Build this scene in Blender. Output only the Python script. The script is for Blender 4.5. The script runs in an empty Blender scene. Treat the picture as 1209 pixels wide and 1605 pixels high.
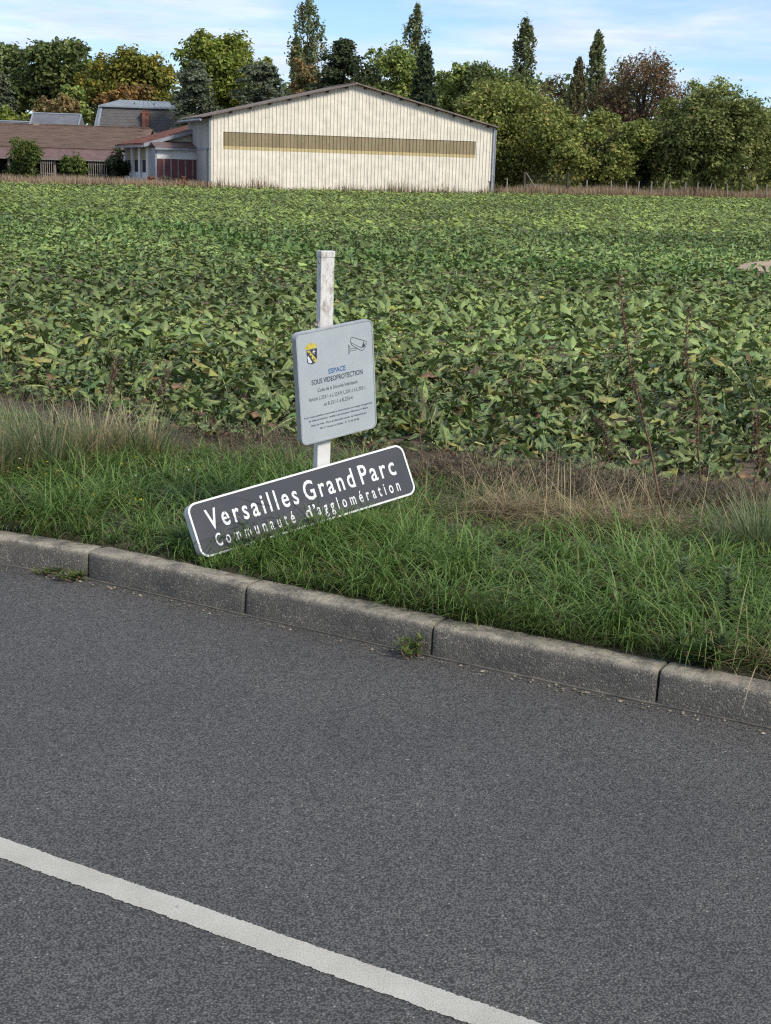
import bpy, math, random
import numpy as np
from mathutils import Matrix, Vector
random.seed(7)
rng = np.random.default_rng(11)
sc = bpy.context.scene
col = sc.collection
R = math.radians

# ------------------------------------------------------------------ camera
PW, PH = 1209.0, 1605.0                 # pixel size of the photograph
FPX, HORIZON, ROLL, EYE = 2200.0, 266.0, 1.8, 2.0
_r = R(ROLL)
PITCH = math.atan((PH/2-HORIZON)*math.cos(_r)/FPX)
FWD = np.array([0, math.cos(PITCH), -math.sin(PITCH)])
_up0 = np.array([0, math.sin(PITCH), math.cos(PITCH)]); _rt0 = np.array([1.0, 0, 0])
RT = math.cos(_r)*_rt0+math.sin(_r)*_up0
UP = -math.sin(_r)*_rt0+math.cos(_r)*_up0
CAM = np.array([0, 0, EYE])
cd = bpy.data.cameras.new('camera'); co = bpy.data.objects.new('camera', cd); col.objects.link(co)
cd.sensor_fit = 'HORIZONTAL'; cd.sensor_width = 36.0; cd.lens = 36.0*FPX/PW
cd.clip_start = 0.1; cd.clip_end = 6000
co.matrix_world = Matrix(((RT[0], UP[0], -FWD[0], 0), (RT[1], UP[1], -FWD[1], 0), (RT[2], UP[2], -FWD[2], EYE), (0, 0, 0, 1)))
sc.camera = co

# ------------------------------------------------------------------ sky and sun
SUN_EL, SUN_AZ = 40.0, 128.0            # azimuth clockwise from +Y: behind the camera, to the right
w = bpy.data.worlds.new('World'); sc.world = w; w.use_nodes = True
nt = w.node_tree; nt.nodes.clear()
def nd(t, typ, **k):
    n = t.nodes.new(typ)
    for a, b in k.items(): setattr(n, a, b)
    return n
wo = nd(nt, 'ShaderNodeOutputWorld'); bg = nd(nt, 'ShaderNodeBackground')
sky = nd(nt, 'ShaderNodeTexSky', sky_type='NISHITA', sun_disc=False)
sky.sun_elevation = R(SUN_EL); sky.sun_rotation = R(SUN_AZ); sky.air_density = 0.9; sky.dust_density = 0.25; sky.ozone_density = 2.2
bg.inputs['Strength'].default_value = 0.106
tc = nd(nt, 'ShaderNodeTexCoord'); sx = nd(nt, 'ShaderNodeSeparateXYZ'); nt.links.new(tc.outputs['Generated'], sx.inputs[0])
def mth(t, op, a, b=None):
    n = nd(t, 'ShaderNodeMath', operation=op)
    for i, v in enumerate((a, b)):
        if v is None: continue
        if isinstance(v, (int, float)): n.inputs[i].default_value = v
        else: t.links.new(v, n.inputs[i])
    return n.outputs[0]
den = mth(nt, 'ADD', mth(nt, 'MAXIMUM', sx.outputs[2], 0.0), 0.055)
cx = nd(nt, 'ShaderNodeCombineXYZ')
nt.links.new(mth(nt, 'DIVIDE', sx.outputs[0], den), cx.inputs[0]); nt.links.new(mth(nt, 'DIVIDE', sx.outputs[1], den), cx.inputs[1])
n1 = nd(nt, 'ShaderNodeTexNoise'); n1.inputs['Scale'].default_value = 0.85; n1.inputs['Detail'].default_value = 9; n1.inputs['Roughness'].default_value = 0.56; n1.inputs['Distortion'].default_value = 0.5
nt.links.new(cx.outputs[0], n1.inputs['Vector'])
cr = nd(nt, 'ShaderNodeValToRGB'); cr.color_ramp.elements[0].position = 0.36; cr.color_ramp.elements[1].position = 0.62
cr.color_ramp.elements[0].color = (0.14, 0.14, 0.14, 1); cr.color_ramp.elements[1].color = (0.95, 0.95, 0.95, 1)
nt.links.new(n1.outputs['Fac'], cr.inputs[0])
n2 = nd(nt, 'ShaderNodeTexNoise'); n2.inputs['Scale'].default_value = 1.9; n2.inputs['Detail'].default_value = 7; n2.inputs['Roughness'].default_value = 0.6
nt.links.new(cx.outputs[0], n2.inputs['Vector'])
cc = nd(nt, 'ShaderNodeValToRGB'); cc.color_ramp.elements[0].position = 0.36; cc.color_ramp.elements[1].position = 0.66
cc.color_ramp.elements[0].color = (4.5, 5.3, 6.6, 1); cc.color_ramp.elements[1].color = (6.0, 6.5, 7.2, 1)
nt.links.new(n2.outputs['Fac'], cc.inputs[0])
mx = nd(nt, 'ShaderNodeMix', data_type='RGBA'); nt.links.new(cr.outputs[0], mx.inputs[0])
skt = nd(nt, 'ShaderNodeMix', data_type='RGBA', blend_type='MULTIPLY'); skt.inputs[0].default_value = 1; skt.inputs[7].default_value = (.74, .90, 1.10, 1)
nt.links.new(sky.outputs[0], skt.inputs[6]); nt.links.new(skt.outputs[2], mx.inputs[6]); nt.links.new(cc.outputs[0], mx.inputs[7])
nt.links.new(mx.outputs[2], bg.inputs[0]); nt.links.new(bg.outputs[0], wo.inputs[0])

sl = bpy.data.lights.new('sun', 'SUN'); sl.energy = 3.1; sl.angle = R(14); sl.color = (1.0, 0.93, 0.82)
so = bpy.data.objects.new('sun', sl); col.objects.link(so)
_e, _a = R(SUN_EL), R(SUN_AZ)
so.rotation_euler = Vector((math.sin(_a)*math.cos(_e), math.cos(_a)*math.cos(_e), math.sin(_e))).to_track_quat('Z', 'Y').to_euler()
so.location = (20, -20, 30)
vs = sc.view_settings; vs.view_transform = 'Standard'; vs.look = 'None'; vs.gamma = 1.0; vs.use_curve_mapping = False; vs.exposure = 0.55
sc.cycles.use_denoising = False; sc.cycles.filter_width = 1.2
sc.cycles.max_bounces = 6; sc.cycles.diffuse_bounces = 3; sc.cycles.transmission_bounces = 4; sc.cycles.transparent_max_bounces = 4

# ------------------------------------------------------------------ pixel helpers
def ray(px, py): return FWD+RT*(px-PW/2)/FPX-UP*(py-PH/2)/FPX
def gnd(px, py, z=0.0):
    d = ray(px, py); return CAM+d*((z-EYE)/d[2])
def at(px, py, Y):
    d = ray(px, py); return CAM+d*(Y/d[1])
def onplane(px, py, p0, n):
    d = ray(px, py); return CAM+d*(((p0-CAM)@n)/(d@n))

# ------------------------------------------------------------------ object helpers
def tag(o, label=None, cat=None, group=None, kind=None):
    if label: o['label'] = label
    if cat: o['category'] = cat
    if group: o['group'] = group
    if kind: o['kind'] = kind
    return o
def link(name, me, mat=None, parent=None, loc=None, rot=None):
    o = bpy.data.objects.new(name, me); col.objects.link(o)
    if mat is not None and me is not None and not me.materials:
        for m in (mat if isinstance(mat, (list, tuple)) else [mat]): me.materials.append(m)
    if parent is not None: o.parent = parent
    if loc is not None: o.location = loc
    if rot is not None: o.rotation_euler = rot
    return o
def empty(name, loc, rz=0.0):
    o = bpy.data.objects.new(name, None); col.objects.link(o); o.empty_display_size = 0.2
    o.location = loc; o.rotation_euler = (0, 0, rz); return o
def npmesh(name, V, F, C=None, smooth=False):
    """V (n,3), F (m,k) one face size, C (n,3) colours on points"""
    V = np.ascontiguousarray(V, dtype=np.float32); F = np.ascontiguousarray(F, dtype=np.int32)
    me = bpy.data.meshes.new(name); k = F.shape[1]
    me.vertices.add(len(V)); me.vertices.foreach_set('co', V.ravel())
    me.loops.add(F.size); me.loops.foreach_set('vertex_index', F.ravel())
    me.polygons.add(len(F)); me.polygons.foreach_set('loop_start', np.arange(0, F.size, k, dtype=np.int32))
    me.polygons.foreach_set('loop_total', np.full(len(F), k, dtype=np.int32))
    if smooth: me.polygons.foreach_set('use_smooth', np.ones(len(F), dtype=bool))
    if C is not None:
        a = me.attributes.new('col', 'FLOAT_COLOR', 'POINT')
        a.data.foreach_set('color', np.concatenate([C, np.ones((len(C), 1))], 1).astype(np.float32).ravel())
    me.update(calc_edges=True); return me
class MB:
    """collects boxes, bars, prisms and tubes into one mesh"""
    def __init__(s): s.v = []; s.f = []
    def add(s, v, f):
        b = len(s.v); s.v += [tuple(map(float, p)) for p in v]; s.f += [tuple(i+b for i in q) for q in f]; return s
    def box(s, x0, x1, y0, y1, z0, z1):
        return s.add([(x0, y0, z0), (x1, y0, z0), (x1, y1, z0), (x0, y1, z0), (x0, y0, z1), (x1, y0, z1), (x1, y1, z1), (x0, y1, z1)],
                     [(0, 3, 2, 1), (4, 5, 6, 7), (0, 1, 5, 4), (1, 2, 6, 5), (2, 3, 7, 6), (3, 0, 4, 7)])
    def hexa(s, p): # 8 corners, bottom 4 then top 4
        return s.add(p, [(0, 3, 2, 1), (4, 5, 6, 7), (0, 1, 5, 4), (1, 2, 6, 5), (2, 3, 7, 6), (3, 0, 4, 7)])
    def prism(s, poly, y0, y1): # polygon in xz, extruded along y
        n = len(poly)
        v = [(x, y0, z) for x, z in poly]+[(x, y1, z) for x, z in poly]
        return s.add(v, [tuple(range(n)), tuple(range(2*n-1, n-1, -1))]+[((i+1) % n, i, i+n, (i+1) % n+n) for i in range(n)])
    def tube(s, pts, rad, n=6):
        pts = [np.array(p, float) for p in pts]; b = len(s.v)
        for i, p in enumerate(pts):
            t = pts[min(i+1, len(pts)-1)]-pts[max(i-1, 0)]; t = t/(np.linalg.norm(t)+1e-9)
            a = np.cross(t, [0, 0, 1.0] if abs(t[2]) < .9 else [1.0, 0, 0]); a /= np.linalg.norm(a); c = np.cross(t, a)
            r = rad[i] if hasattr(rad, '__len__') else rad
            for j in range(n):
                q = 2*math.pi*j/n; s.v.append(tuple(p+r*(a*math.cos(q)+c*math.sin(q))))
        for i in range(len(pts)-1):
            for j in range(n):
                s.f.append((b+i*n+j, b+i*n+(j+1) % n, b+(i+1)*n+(j+1) % n, b+(i+1)*n+j))
        s.f.append(tuple(b+j for j in range(n))[::-1]); s.f.append(tuple(b+(len(pts)-1)*n+j for j in range(n)))
        return s
    def mesh(s, name, bevel=0.0, seg=2, smooth=False):
        import bmesh
        me = bpy.data.meshes.new(name); me.from_pydata(s.v, [], s.f); me.update()
        bm = bmesh.new(); bm.from_mesh(me); bmesh.ops.recalc_face_normals(bm, faces=bm.faces)
        if bevel: bmesh.ops.bevel(bm, geom=bm.edges[:], offset=bevel, segments=seg, profile=0.5, affect='EDGES')
        bm.to_mesh(me); bm.free()
        if smooth: me.polygons.foreach_set('use_smooth', np.ones(len(me.polygons), dtype=bool))
        me.update()
        return me
    def build(s, name, mat, parent=None, bevel=0.0, smooth=False, **k):
        return link(name, s.mesh(name, bevel, smooth=smooth), mat, parent, **k)

# ------------------------------------------------------------------ materials
def newmat(name):
    m = bpy.data.materials.new(name); m.use_nodes = True; t = m.node_tree; t.nodes.clear()
    o = nd(t, 'ShaderNodeOutputMaterial'); b = nd(t, 'ShaderNodeBsdfPrincipled'); t.links.new(b.outputs[0], o.inputs[0])
    return m, t, b, o
def noise(t, vec, scale, detail=5, rough=.6):
    n = nd(t, 'ShaderNodeTexNoise'); n.inputs['Scale'].default_value = scale; n.inputs['Detail'].default_value = detail; n.inputs['Roughness'].default_value = rough
    if vec is not None: t.links.new(vec, n.inputs['Vector'])
    return n.outputs['Fac']
def ramp(t, fac, stops):
    r = nd(t, 'ShaderNodeValToRGB'); e = r.color_ramp.elements
    while len(e) < len(stops): e.new(0.5)
    for i, (p, c) in enumerate(stops): e[i].position = p; e[i].color = (*c, 1) if len(c) == 3 else c
    t.links.new(fac, r.inputs[0]); return r.outputs[0]
def mixc(t, fac, a, b, blend='MIX'):
    m = nd(t, 'ShaderNodeMix', data_type='RGBA', blend_type=blend)
    for i, v in ((0, fac), (6, a), (7, b)):
        if isinstance(v, (int, float)): m.inputs[i].default_value = v
        elif isinstance(v, tuple): m.inputs[i].default_value = (*v, 1) if len(v) == 3 else v
        else: t.links.new(v, m.inputs[i])
    return m.outputs[2]
def bumpn(t, b, h, strength, dist):
    n = nd(t, 'ShaderNodeBump'); n.inputs['Strength'].default_value = strength; n.inputs['Distance'].default_value = dist
    t.links.new(h, n.inputs['Height']); t.links.new(n.outputs[0], b.inputs['Normal'])
def pm(name, c1, c2, scale=3.0, rough=.7, bump=0.0, fine=60.0, metal=0.0, spec=.35, coord='Object', streak=None, vary=0.0):
    m, t, b, o = newmat(name)
    tcn = nd(t, 'ShaderNodeTexCoord'); v = tcn.outputs[coord]
    if streak:
        mp = nd(t, 'ShaderNodeMapping'); mp.inputs['Scale'].default_value = streak; t.links.new(v, mp.inputs[0]); v2 = mp.outputs[0]
    else: v2 = v
    c = ramp(t, noise(t, v2, scale), [(0.32, c1), (0.68, c2)])
    f = noise(t, v, fine, 3)
    c = mixc(t, .35, c, ramp(t, f, [(0.3, (.55, .55, .55)), (.7, (1.25, 1.25, 1.25))]), 'MULTIPLY')
    if vary:
        rnd = nd(t, 'ShaderNodeObjectInfo').outputs['Random']; c = mixc(t, 1.0, c, ramp(t, rnd, [(0, (1-vary, 1-vary, 1-vary)), (1, (1+vary, 1+vary, 1+vary*.9))]), 'MULTIPLY')
    t.links.new(c, b.inputs['Base Color']); b.inputs['Roughness'].default_value = rough; b.inputs['Metallic'].default_value = metal
    b.inputs['Specular IOR Level'].default_value = spec
    if bump: bumpn(t, b, f, .6, bump)
    return m
def veg(name, rough=.55, trans=.25, spec=.3, fine=None):
    m, t, b, o = newmat(name)
    a = nd(t, 'ShaderNodeAttribute', attribute_name='col'); c = a.outputs['Color']
    if fine:
        tcn = nd(t, 'ShaderNodeTexCoord'); f = noise(t, tcn.outputs['Object'], fine, 4)
        c = mixc(t, 1.0, c, ramp(t, f, [(.3, (.68, .68, .68)), (.7, (1.3, 1.3, 1.2))]), 'MULTIPLY')
        bumpn(t, b, f, .7, .016)
    t.links.new(c, b.inputs['Base Color']); b.inputs['Roughness'].default_value = rough; b.inputs['Specular IOR Level'].default_value = spec
    tr = nd(t, 'ShaderNodeBsdfTranslucent'); t.links.new(c, tr.inputs[0])
    mxs = nd(t, 'ShaderNodeMixShader'); mxs.inputs[0].default_value = trans
    t.links.new(b.outputs[0], mxs.inputs[1]); t.links.new(tr.outputs[0], mxs.inputs[2]); t.links.new(mxs.outputs[0], o.inputs[0])
    return m
M = {}
M['leaf'] = veg('foliage', .65, .36, .2)
M['beet'] = veg('beet_leaf', .45, .18, .45, 30.0)
M['beetfar'] = veg('beet_leaf_far', .5, .16, .4)
M['grass'] = veg('grass_blade', .5, .38, .3)
M['bark'] = pm('bark', (.06, .048, .038), (.13, .105, .08), 4, .9, .01, 20)
M['stem'] = pm('dead_stem', (.10, .055, .035), (.2, .12, .075), 30, .85, 0, 200)

# asphalt
m, t, b, o = newmat('asphalt'); v = nd(t, 'ShaderNodeTexCoord').outputs['Object']
vo = nd(t, 'ShaderNodeTexVoronoi'); vo.inputs['Scale'].default_value = 150; t.links.new(v, vo.inputs['Vector'])
sep = nd(t, 'ShaderNodeSeparateColor'); t.links.new(vo.outputs['Color'], sep.inputs[0])
stone = ramp(t, sep.outputs[0], [(0.0, (.076, .073, .068)), (.35, (.103, .099, .093)), (.92, (.12, .116, .109)), (.988, (.14, .135, .126)), (1.0, (.3, .28, .25))])
gap = ramp(t, vo.outputs['Distance'], [(.36, (1, 1, 1)), (.66, (.32, .32, .315))])
c = mixc(t, 1.0, stone, gap, 'MULTIPLY')
c = mixc(t, .8, c, ramp(t, noise(t, v, .9, 6), [(.3, (.80, .80, .81)), (.7, (1.2, 1.19, 1.17))]), 'MULTIPLY')
c = mixc(t, .7, c, ramp(t, noise(t, v, 26, 4), [(.3, (.72, .72, .72)), (.7, (1.22, 1.22, 1.24))]), 'MULTIPLY')
t.links.new(c, b.inputs['Base Color']); b.inputs['Roughness'].default_value = .68; b.inputs['Specular IOR Level'].default_value = .45
hh = mth(t, 'ADD', mth(t, 'MULTIPLY', vo.outputs['Distance'], -1.0), mth(t, 'MULTIPLY', noise(t, v, 60, 4), 1.0))
bumpn(t, b, hh, .8, .0045); M['asphalt'] = m
# road paint
m, t, b, o = newmat('road_paint'); v = nd(t, 'ShaderNodeTexCoord').outputs['Object']
vo = nd(t, 'ShaderNodeTexVoronoi'); vo.inputs['Scale'].default_value = 210; t.links.new(v, vo.inputs['Vector'])
c = ramp(t, noise(t, v, 5, 6), [(.3, (.36, .345, .30)), (.7, (.46, .445, .395))])
c = mixc(t, .8, c, ramp(t, vo.outputs['Distance'], [(.3, (1, 1, 1)), (.75, (.78, .77, .75))]), 'MULTIPLY')
c = mixc(t, ramp(t, noise(t, v, 38, 5, .7), [(.63, (0, 0, 0)), (.74, (.8, .8, .8))]), c, (.15, .148, .145))
t.links.new(c, b.inputs['Base Color']); b.inputs['Roughness'].default_value = .75
bumpn(t, b, vo.outputs['Distance'], .5, .002); M['paint'] = m
# kerb concrete with exposed aggregate; a worn pale top edge, grimy face
m, t, b, o = newmat('kerb_concrete'); tcn = nd(t, 'ShaderNodeTexCoord'); v = tcn.outputs['Object']
oi = nd(t, 'ShaderNodeObjectInfo')
va = nd(t, 'ShaderNodeVectorMath', operation='ADD'); t.links.new(v, va.inputs[0]); t.links.new(oi.outputs['Location'], va.inputs[1]); v = va.outputs[0]
vo = nd(t, 'ShaderNodeTexVoronoi'); vo.inputs['Scale'].default_value = 150; t.links.new(v, vo.inputs['Vector'])
sep = nd(t, 'ShaderNodeSeparateColor'); t.links.new(vo.outputs['Color'], sep.inputs[0])
grit = ramp(t, sep.outputs[1], [(0.0, (.10, .092, .079)), (.5, (.135, .123, .104)), (.90, (.175, .158, .13)), (1.0, (.35, .31, .245))])
grit = mixc(t, .9, grit, ramp(t, noise(t, v, 6, 6), [(.3, (.6, .6, .62)), (.7, (1.25, 1.22, 1.15))]), 'MULTIPLY')
wear = nd(t, 'ShaderNodeAttribute', attribute_name='wear').outputs['Fac']
wf = mth(t, 'MULTIPLY', wear, ramp(t, noise(t, v, 9, 6, .7), [(.40, (0, 0, 0)), (.56, (1, 1, 1))]))
pale = mixc(t, .8, (.30, .265, .21), ramp(t, sep.outputs[2], [(0, (.6, .6, .6)), (1, (1.2, 1.2, 1.15))]), 'MULTIPLY')
c = mixc(t, wf, grit, pale)
moss = mth(t, 'MULTIPLY', ramp(t, noise(t, v, 3.2, 6, .65), [(.56, (0, 0, 0)), (.66, (1, 1, 1))]), wear)
c = mixc(t, moss, c, (.035, .033, .022))
t.links.new(c, b.inputs['Base Color']); b.inputs['Roughness'].default_value = .9
bumpn(t, b, mth(t, 'ADD', mth(t, 'MULTIPLY', vo.outputs['Distance'], -.7), noise(t, v, 40, 5)), .8, .0035); M['kerb'] = m
M['mortar'] = pm('kerb_mortar', (.07, .065, .058), (.15, .135, .11), 12, .95, .006, 90)
# soils
m, t, b, o = newmat('verge_soil'); v = nd(t, 'ShaderNodeTexCoord').outputs['Object']
c = ramp(t, noise(t, v, 7, 8, .7), [(.3, (.045, .038, .025)), (.55, (.085, .07, .045)), (.75, (.15, .125, .08))])
c = mixc(t, .7, c, ramp(t, noise(t, v, 90, 4), [(.3, (.5, .5, .5)), (.7, (1.4, 1.4, 1.3))]), 'MULTIPLY')
t.links.new(c, b.inputs['Base Color']); b.inputs['Roughness'].default_value = 1; bumpn(t, b, noise(t, v, 45, 6), 1, .03); M['vsoil'] = m
m, t, b, o = newmat('field_soil'); v = nd(t, 'ShaderNodeTexCoord').outputs['Object']
c = ramp(t, noise(t, v, 2.2, 8, .7), [(.3, (.085, .06, .04)), (.7, (.17, .12, .08))])
c = mixc(t, .7, c, ramp(t, noise(t, v, 40, 4), [(.3, (.5, .5, .5)), (.7, (1.4, 1.4, 1.3))]), 'MULTIPLY')
t.links.new(c, b.inputs['Base Color']); b.inputs['Roughness'].default_value = 1; bumpn(t, b, noise(t, v, 22, 6), 1, .04); M['fsoil'] = m
# signs
M['white_metal'] = pm('white_enamel', (.48, .49, .50), (.60, .61, .62), 3, .4, 0, 30, spec=.5)
m, t, b, o = newmat('weathered_white_post'); v = nd(t, 'ShaderNodeTexCoord').outputs['Object']
mp = nd(t, 'ShaderNodeMapping'); mp.inputs['Scale'].default_value = (1, 1, .45); t.links.new(v, mp.inputs[0])
hz = nd(t, 'ShaderNodeSeparateXYZ'); t.links.new(v, hz.inputs[0])
upz = ramp(t, hz.outputs[2], [(0.0, (0, 0, 0)), (1.0, (1, 1, 1))])
mr = nd(t, 'ShaderNodeMapRange'); mr.inputs['From Min'].default_value = 1.03; mr.inputs['From Max'].default_value = 1.2; t.links.new(hz.outputs[2], mr.inputs['Value'])
dirt = mth(t, 'MULTIPLY', ramp(t, noise(t, mp.outputs[0], 30, 8, .72), [(.50, (0, 0, 0)), (.68, (1, 1, 1))]), mr.outputs[0])
c = mixc(t, dirt, ramp(t, noise(t, v, 12, 5), [(.3, (.50, .49, .465)), (.7, (.60, .59, .565))]), (.19, .14, .10))
t.links.new(c, b.inputs['Base Color']); b.inputs['Roughness'].default_value = .5; M['post'] = m
m, t, b, o = newmat('reflective_grey_film'); v = nd(t, 'ShaderNodeTexCoord').outputs['Object']
c = ramp(t, noise(t, v, 320, 2), [(.3, (.29, .325, .345)), (.62, (.39, .425, .445)), (.74, (.62, .66, .68))])
c = mixc(t, .6, c, ramp(t, noise(t, v, 7, 5), [(.3, (.85, .86, .88)), (.7, (1.08, 1.08, 1.08))]), 'MULTIPLY')
t.links.new(c, b.inputs['Base Color']); b.inputs['Roughness'].default_value = .35; M['film'] = m
M['alu'] = pm('aluminium_edge', (.36, .37, .39), (.50, .51, .53), 6, .38, 0, 60, metal=.35)
m, t, b, o = newmat('dark_sign_face'); v = nd(t, 'ShaderNodeTexCoord').outputs['Object']
mp = nd(t, 'ShaderNodeMapping'); mp.inputs['Rotation'].default_value = (0, .5, 0); mp.inputs['Scale'].default_value = (1, 1, 6); t.links.new(v, mp.inputs[0])
c = ramp(t, noise(t, v, 4, 6), [(.3, (.05, .054, .066)), (.7, (.066, .066, .075))])
c = mixc(t, ramp(t, noise(t, mp.outputs[0], 14, 8, .75), [(.64, (0, 0, 0)), (.8, (.4, .4, .4))]), c, (.06, .06, .065))
t.links.new(c, b.inputs['Base Color']); b.inputs['Roughness'].default_value = .85; b.inputs['Specular IOR Level'].default_value = .2; M['signface'] = m
M['letter_white'] = pm('white_lettering', (.50, .51, .52), (.60, .61, .62), 9, .45, 0, 60)
M['ink'] = pm('dark_ink', (.03, .035, .06), (.05, .055, .08), 20, .5)
M['ink_thin'] = pm('grey_ink', (.04, .04, .055), (.07, .065, .08), 20, .5)
M['ink_blue'] = pm('blue_ink', (.035, .10, .26), (.05, .13, .30), 20, .5)
M['gold'] = pm('crest_yellow', (.42, .33, .05), (.55, .45, .09), 60, .5)
M['silver'] = pm('crest_silver', (.55, .58, .6), (.65, .68, .7), 60, .5)

# ------------------------------------------------------------------ the lie of the land
KPX = [(137, 908), (383, 965), (675, 1030), (1028, 1105)]
KP = [gnd(*q)[:2] for q in KPX]
ORG = KP[1]; _d = KP[3]-KP[0]; TD = _d/np.linalg.norm(_d); ND = np.array([-TD[1], TD[0]])      # along the kerb, and away from the road
J = list(KP)                                                                                    # kerb joints, left to right
def dirv(a): return np.array([math.cos(R(a)), math.sin(R(a))])
for a in (-23, -21, -20, -19): J.insert(0, J[0]-dirv(a)*1.0)
for a in (-28.3, -28.3, -28.3, -28.3): J.append(J[-1]+dirv(a)*1.0)
def sn(p): d = np.asarray(p)[..., :2]-ORG; return d@TD, d@ND
def xy(s, n): s = np.asarray(s, float); n = np.asarray(n, float); return ORG+s[..., None]*TD+n[..., None]*ND
_Js, _Jn = zip(*[sn(p) for p in J])
def kfront(s): return np.interp(s, _Js, _Jn)
EPX = [(-400, 545), (-60, 612), (0, 622), (150, 648), (300, 684), (420, 690), (640, 708), (760, 738), (900, 752), (1050, 768), (1209, 774), (1600, 810)]
_Es, _En = zip(*[sn(gnd(*q, .17)) for q in EPX])
def fedge(s): return np.interp(s, _Es, _En)
def gz(x, y):
    s, n = sn(np.stack([np.asarray(x, float), np.asarray(y, float)], -1))
    u = np.clip((n-80)/-65+1, 0, 1)
    return .128+.04*np.clip((n-.15)/2.6, 0, 1)+.0021*np.maximum(0, np.minimum(n, 150)-2.75)+.011*np.clip(np.asarray(x, float), 0, 60)*u

# ------------------------------------------------------------------ setting: road, kerb, verge, field
a0 = xy(-700., float(kfront(-8))+.05); a1 = xy(700., float(kfront(8))+.05)
pts = [xy(-700., -9.0), xy(700., -9.0)]+[xy(700., float(_Jn[-1])+.06)]+[np.array(p)+ND*.06 for p in J[::-1]]+[xy(-700., float(_Jn[0])+.06)]
me = bpy.data.meshes.new('road'); me.from_pydata([(p[0], p[1], 0.0) for p in pts], [], [tuple(range(len(pts)))]); me.update()
tag(link('road', me, M['asphalt']), 'dark grey asphalt road in front of the kerb', kind='structure')
me = bpy.data.meshes.new('ground'); S = 3000.0
me.from_pydata([(-S, -S, -.06), (S, -S, -.06), (S, S, -.06), (-S, S, -.06)], [], [(0, 1, 2, 3)]); me.update()
tag(link('ground', me, M['vsoil']), 'bare earth under the road and field', kind='structure')
# painted line
tA, tB = gnd(0, 1313)[:2], gnd(847, 1605)[:2]; bA = gnd(0, 1345.3)[:2]
ld = (tB-tA)/np.linalg.norm(tB-tA); ln = np.array([-ld[1], ld[0]]); lw = abs((bA-tA)@ln)
ss = np.arange(-9, 7, .006); e1 = rng.normal(0, .0017, len(ss)); e2 = rng.normal(0, .0017, len(ss))
e1 = e1+np.convolve(e1, np.ones(5)/9, 'same'); e2 = e2+np.convolve(e2, np.ones(5)/9, 'same')
P1 = tA+ss[:, None]*ld+ln*e1[:, None]; P2 = tA+ss[:, None]*ld+ln*(e2-lw)[:, None]
V = np.concatenate([np.c_[P1, np.full(len(ss), .002)], np.c_[P2, np.full(len(ss), .002)]]); n = len(ss); i = np.arange(n-1)
tag(link('road_marking', npmesh('road_marking', V, np.c_[i, i+n, i+n+1, i+1]), M['paint']), 'worn continuous white line painted on the asphalt', kind='structure')
# kerb: bedding joint and single stones
mb = MB()
for p, q in zip(J[:-1], J[1:]):
    d = (q-p)/np.linalg.norm(q-p); nn = np.array([-d[1], d[0]]); f0 = -.004-.006*random.random(); f1 = -.004-.006*random.random()
    a, b_, c_, d_ = p+nn*f0, q+nn*f1, q+nn*.12, p+nn*.12
    mb.hexa([(*a, -.05), (*b_, -.05), (*c_, -.05), (*d_, -.05), (*a, .006), (*b_, .006), (*c_, .03), (*d_, .03)])
kerb = tag(mb.build('kerb', M['mortar']), 'concrete kerb along the edge of the road', kind='structure')
def stone_mesh(L, seed):
    r = np.random.default_rng(seed); KH, TW = .141, .135
    prof = [(.0, -.04), (.002, .03), (.005, .075), (.008, .112), (.0105, .126), (.016, .1355), (.026, .1405), (.08, .142), (TW, .140), (TW+.004, .10), (TW+.004, -.04)]
    wear = [0, 0, 0, .05, .5, 1, 1, .95, .9, .5, 0]
    xs = np.concatenate([[0.0, .006, .02], np.linspace(.06, L-.06, 22), [L-.02, L-.006, L]]); k = len(prof); V = []; wv = []
    for ix, x in enumerate(xs):
        edge = min(x, L-x)
        for j, (yy, zz) in enumerate(prof):
            o_ = r.normal(0, .0007); dz = r.normal(0, .0007) if 2 < j < 9 else 0
            sh = .004*max(0, 1-edge/.012)
            cc_ = np.array([yy, zz]); ctr = np.array([.07, .05]); dd = ctr-cc_; dd = dd/np.linalg.norm(dd)
            cc_ = cc_+dd*sh
            V.append((x, cc_[0]+o_, cc_[1]+dz)); wv.append(wear[j] if edge > .004 else wear[j]*.6)
    V = np.array(V); F = []
    for a in range(len(xs)-1):
        for j in range(k-1): F.append((a*k+j, (a+1)*k+j, (a+1)*k+j+1, a*k+j+1))
    me = bpy.data.meshes.new('kerb_stone'); me.from_pydata(V.tolist(), [], F+[tuple(range(k)), tuple(range((len(xs)-1)*k, len(xs)*k))[::-1]])
    at_ = me.attributes.new('wear', 'FLOAT', 'POINT'); at_.data.foreach_set('value', np.array(wv, np.float32))
    me.polygons.foreach_set('use_smooth', np.ones(len(me.polygons), dtype=bool)); me.update()
    me.set_sharp_from_angle(angle=R(50)); return me
for i, (p, q) in enumerate(zip(J[:-1], J[1:])):
    d = q-p; L = float(np.linalg.norm(d)); g = .0055
    o_ = link('kerb_stone', stone_mesh(L-2*g, 100+i), M['kerb'], kerb, loc=(*(p+d/L*g), random.uniform(-.003, .003)), rot=(0, random.uniform(-.003, .003), math.atan2(d[1], d[0])))
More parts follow.
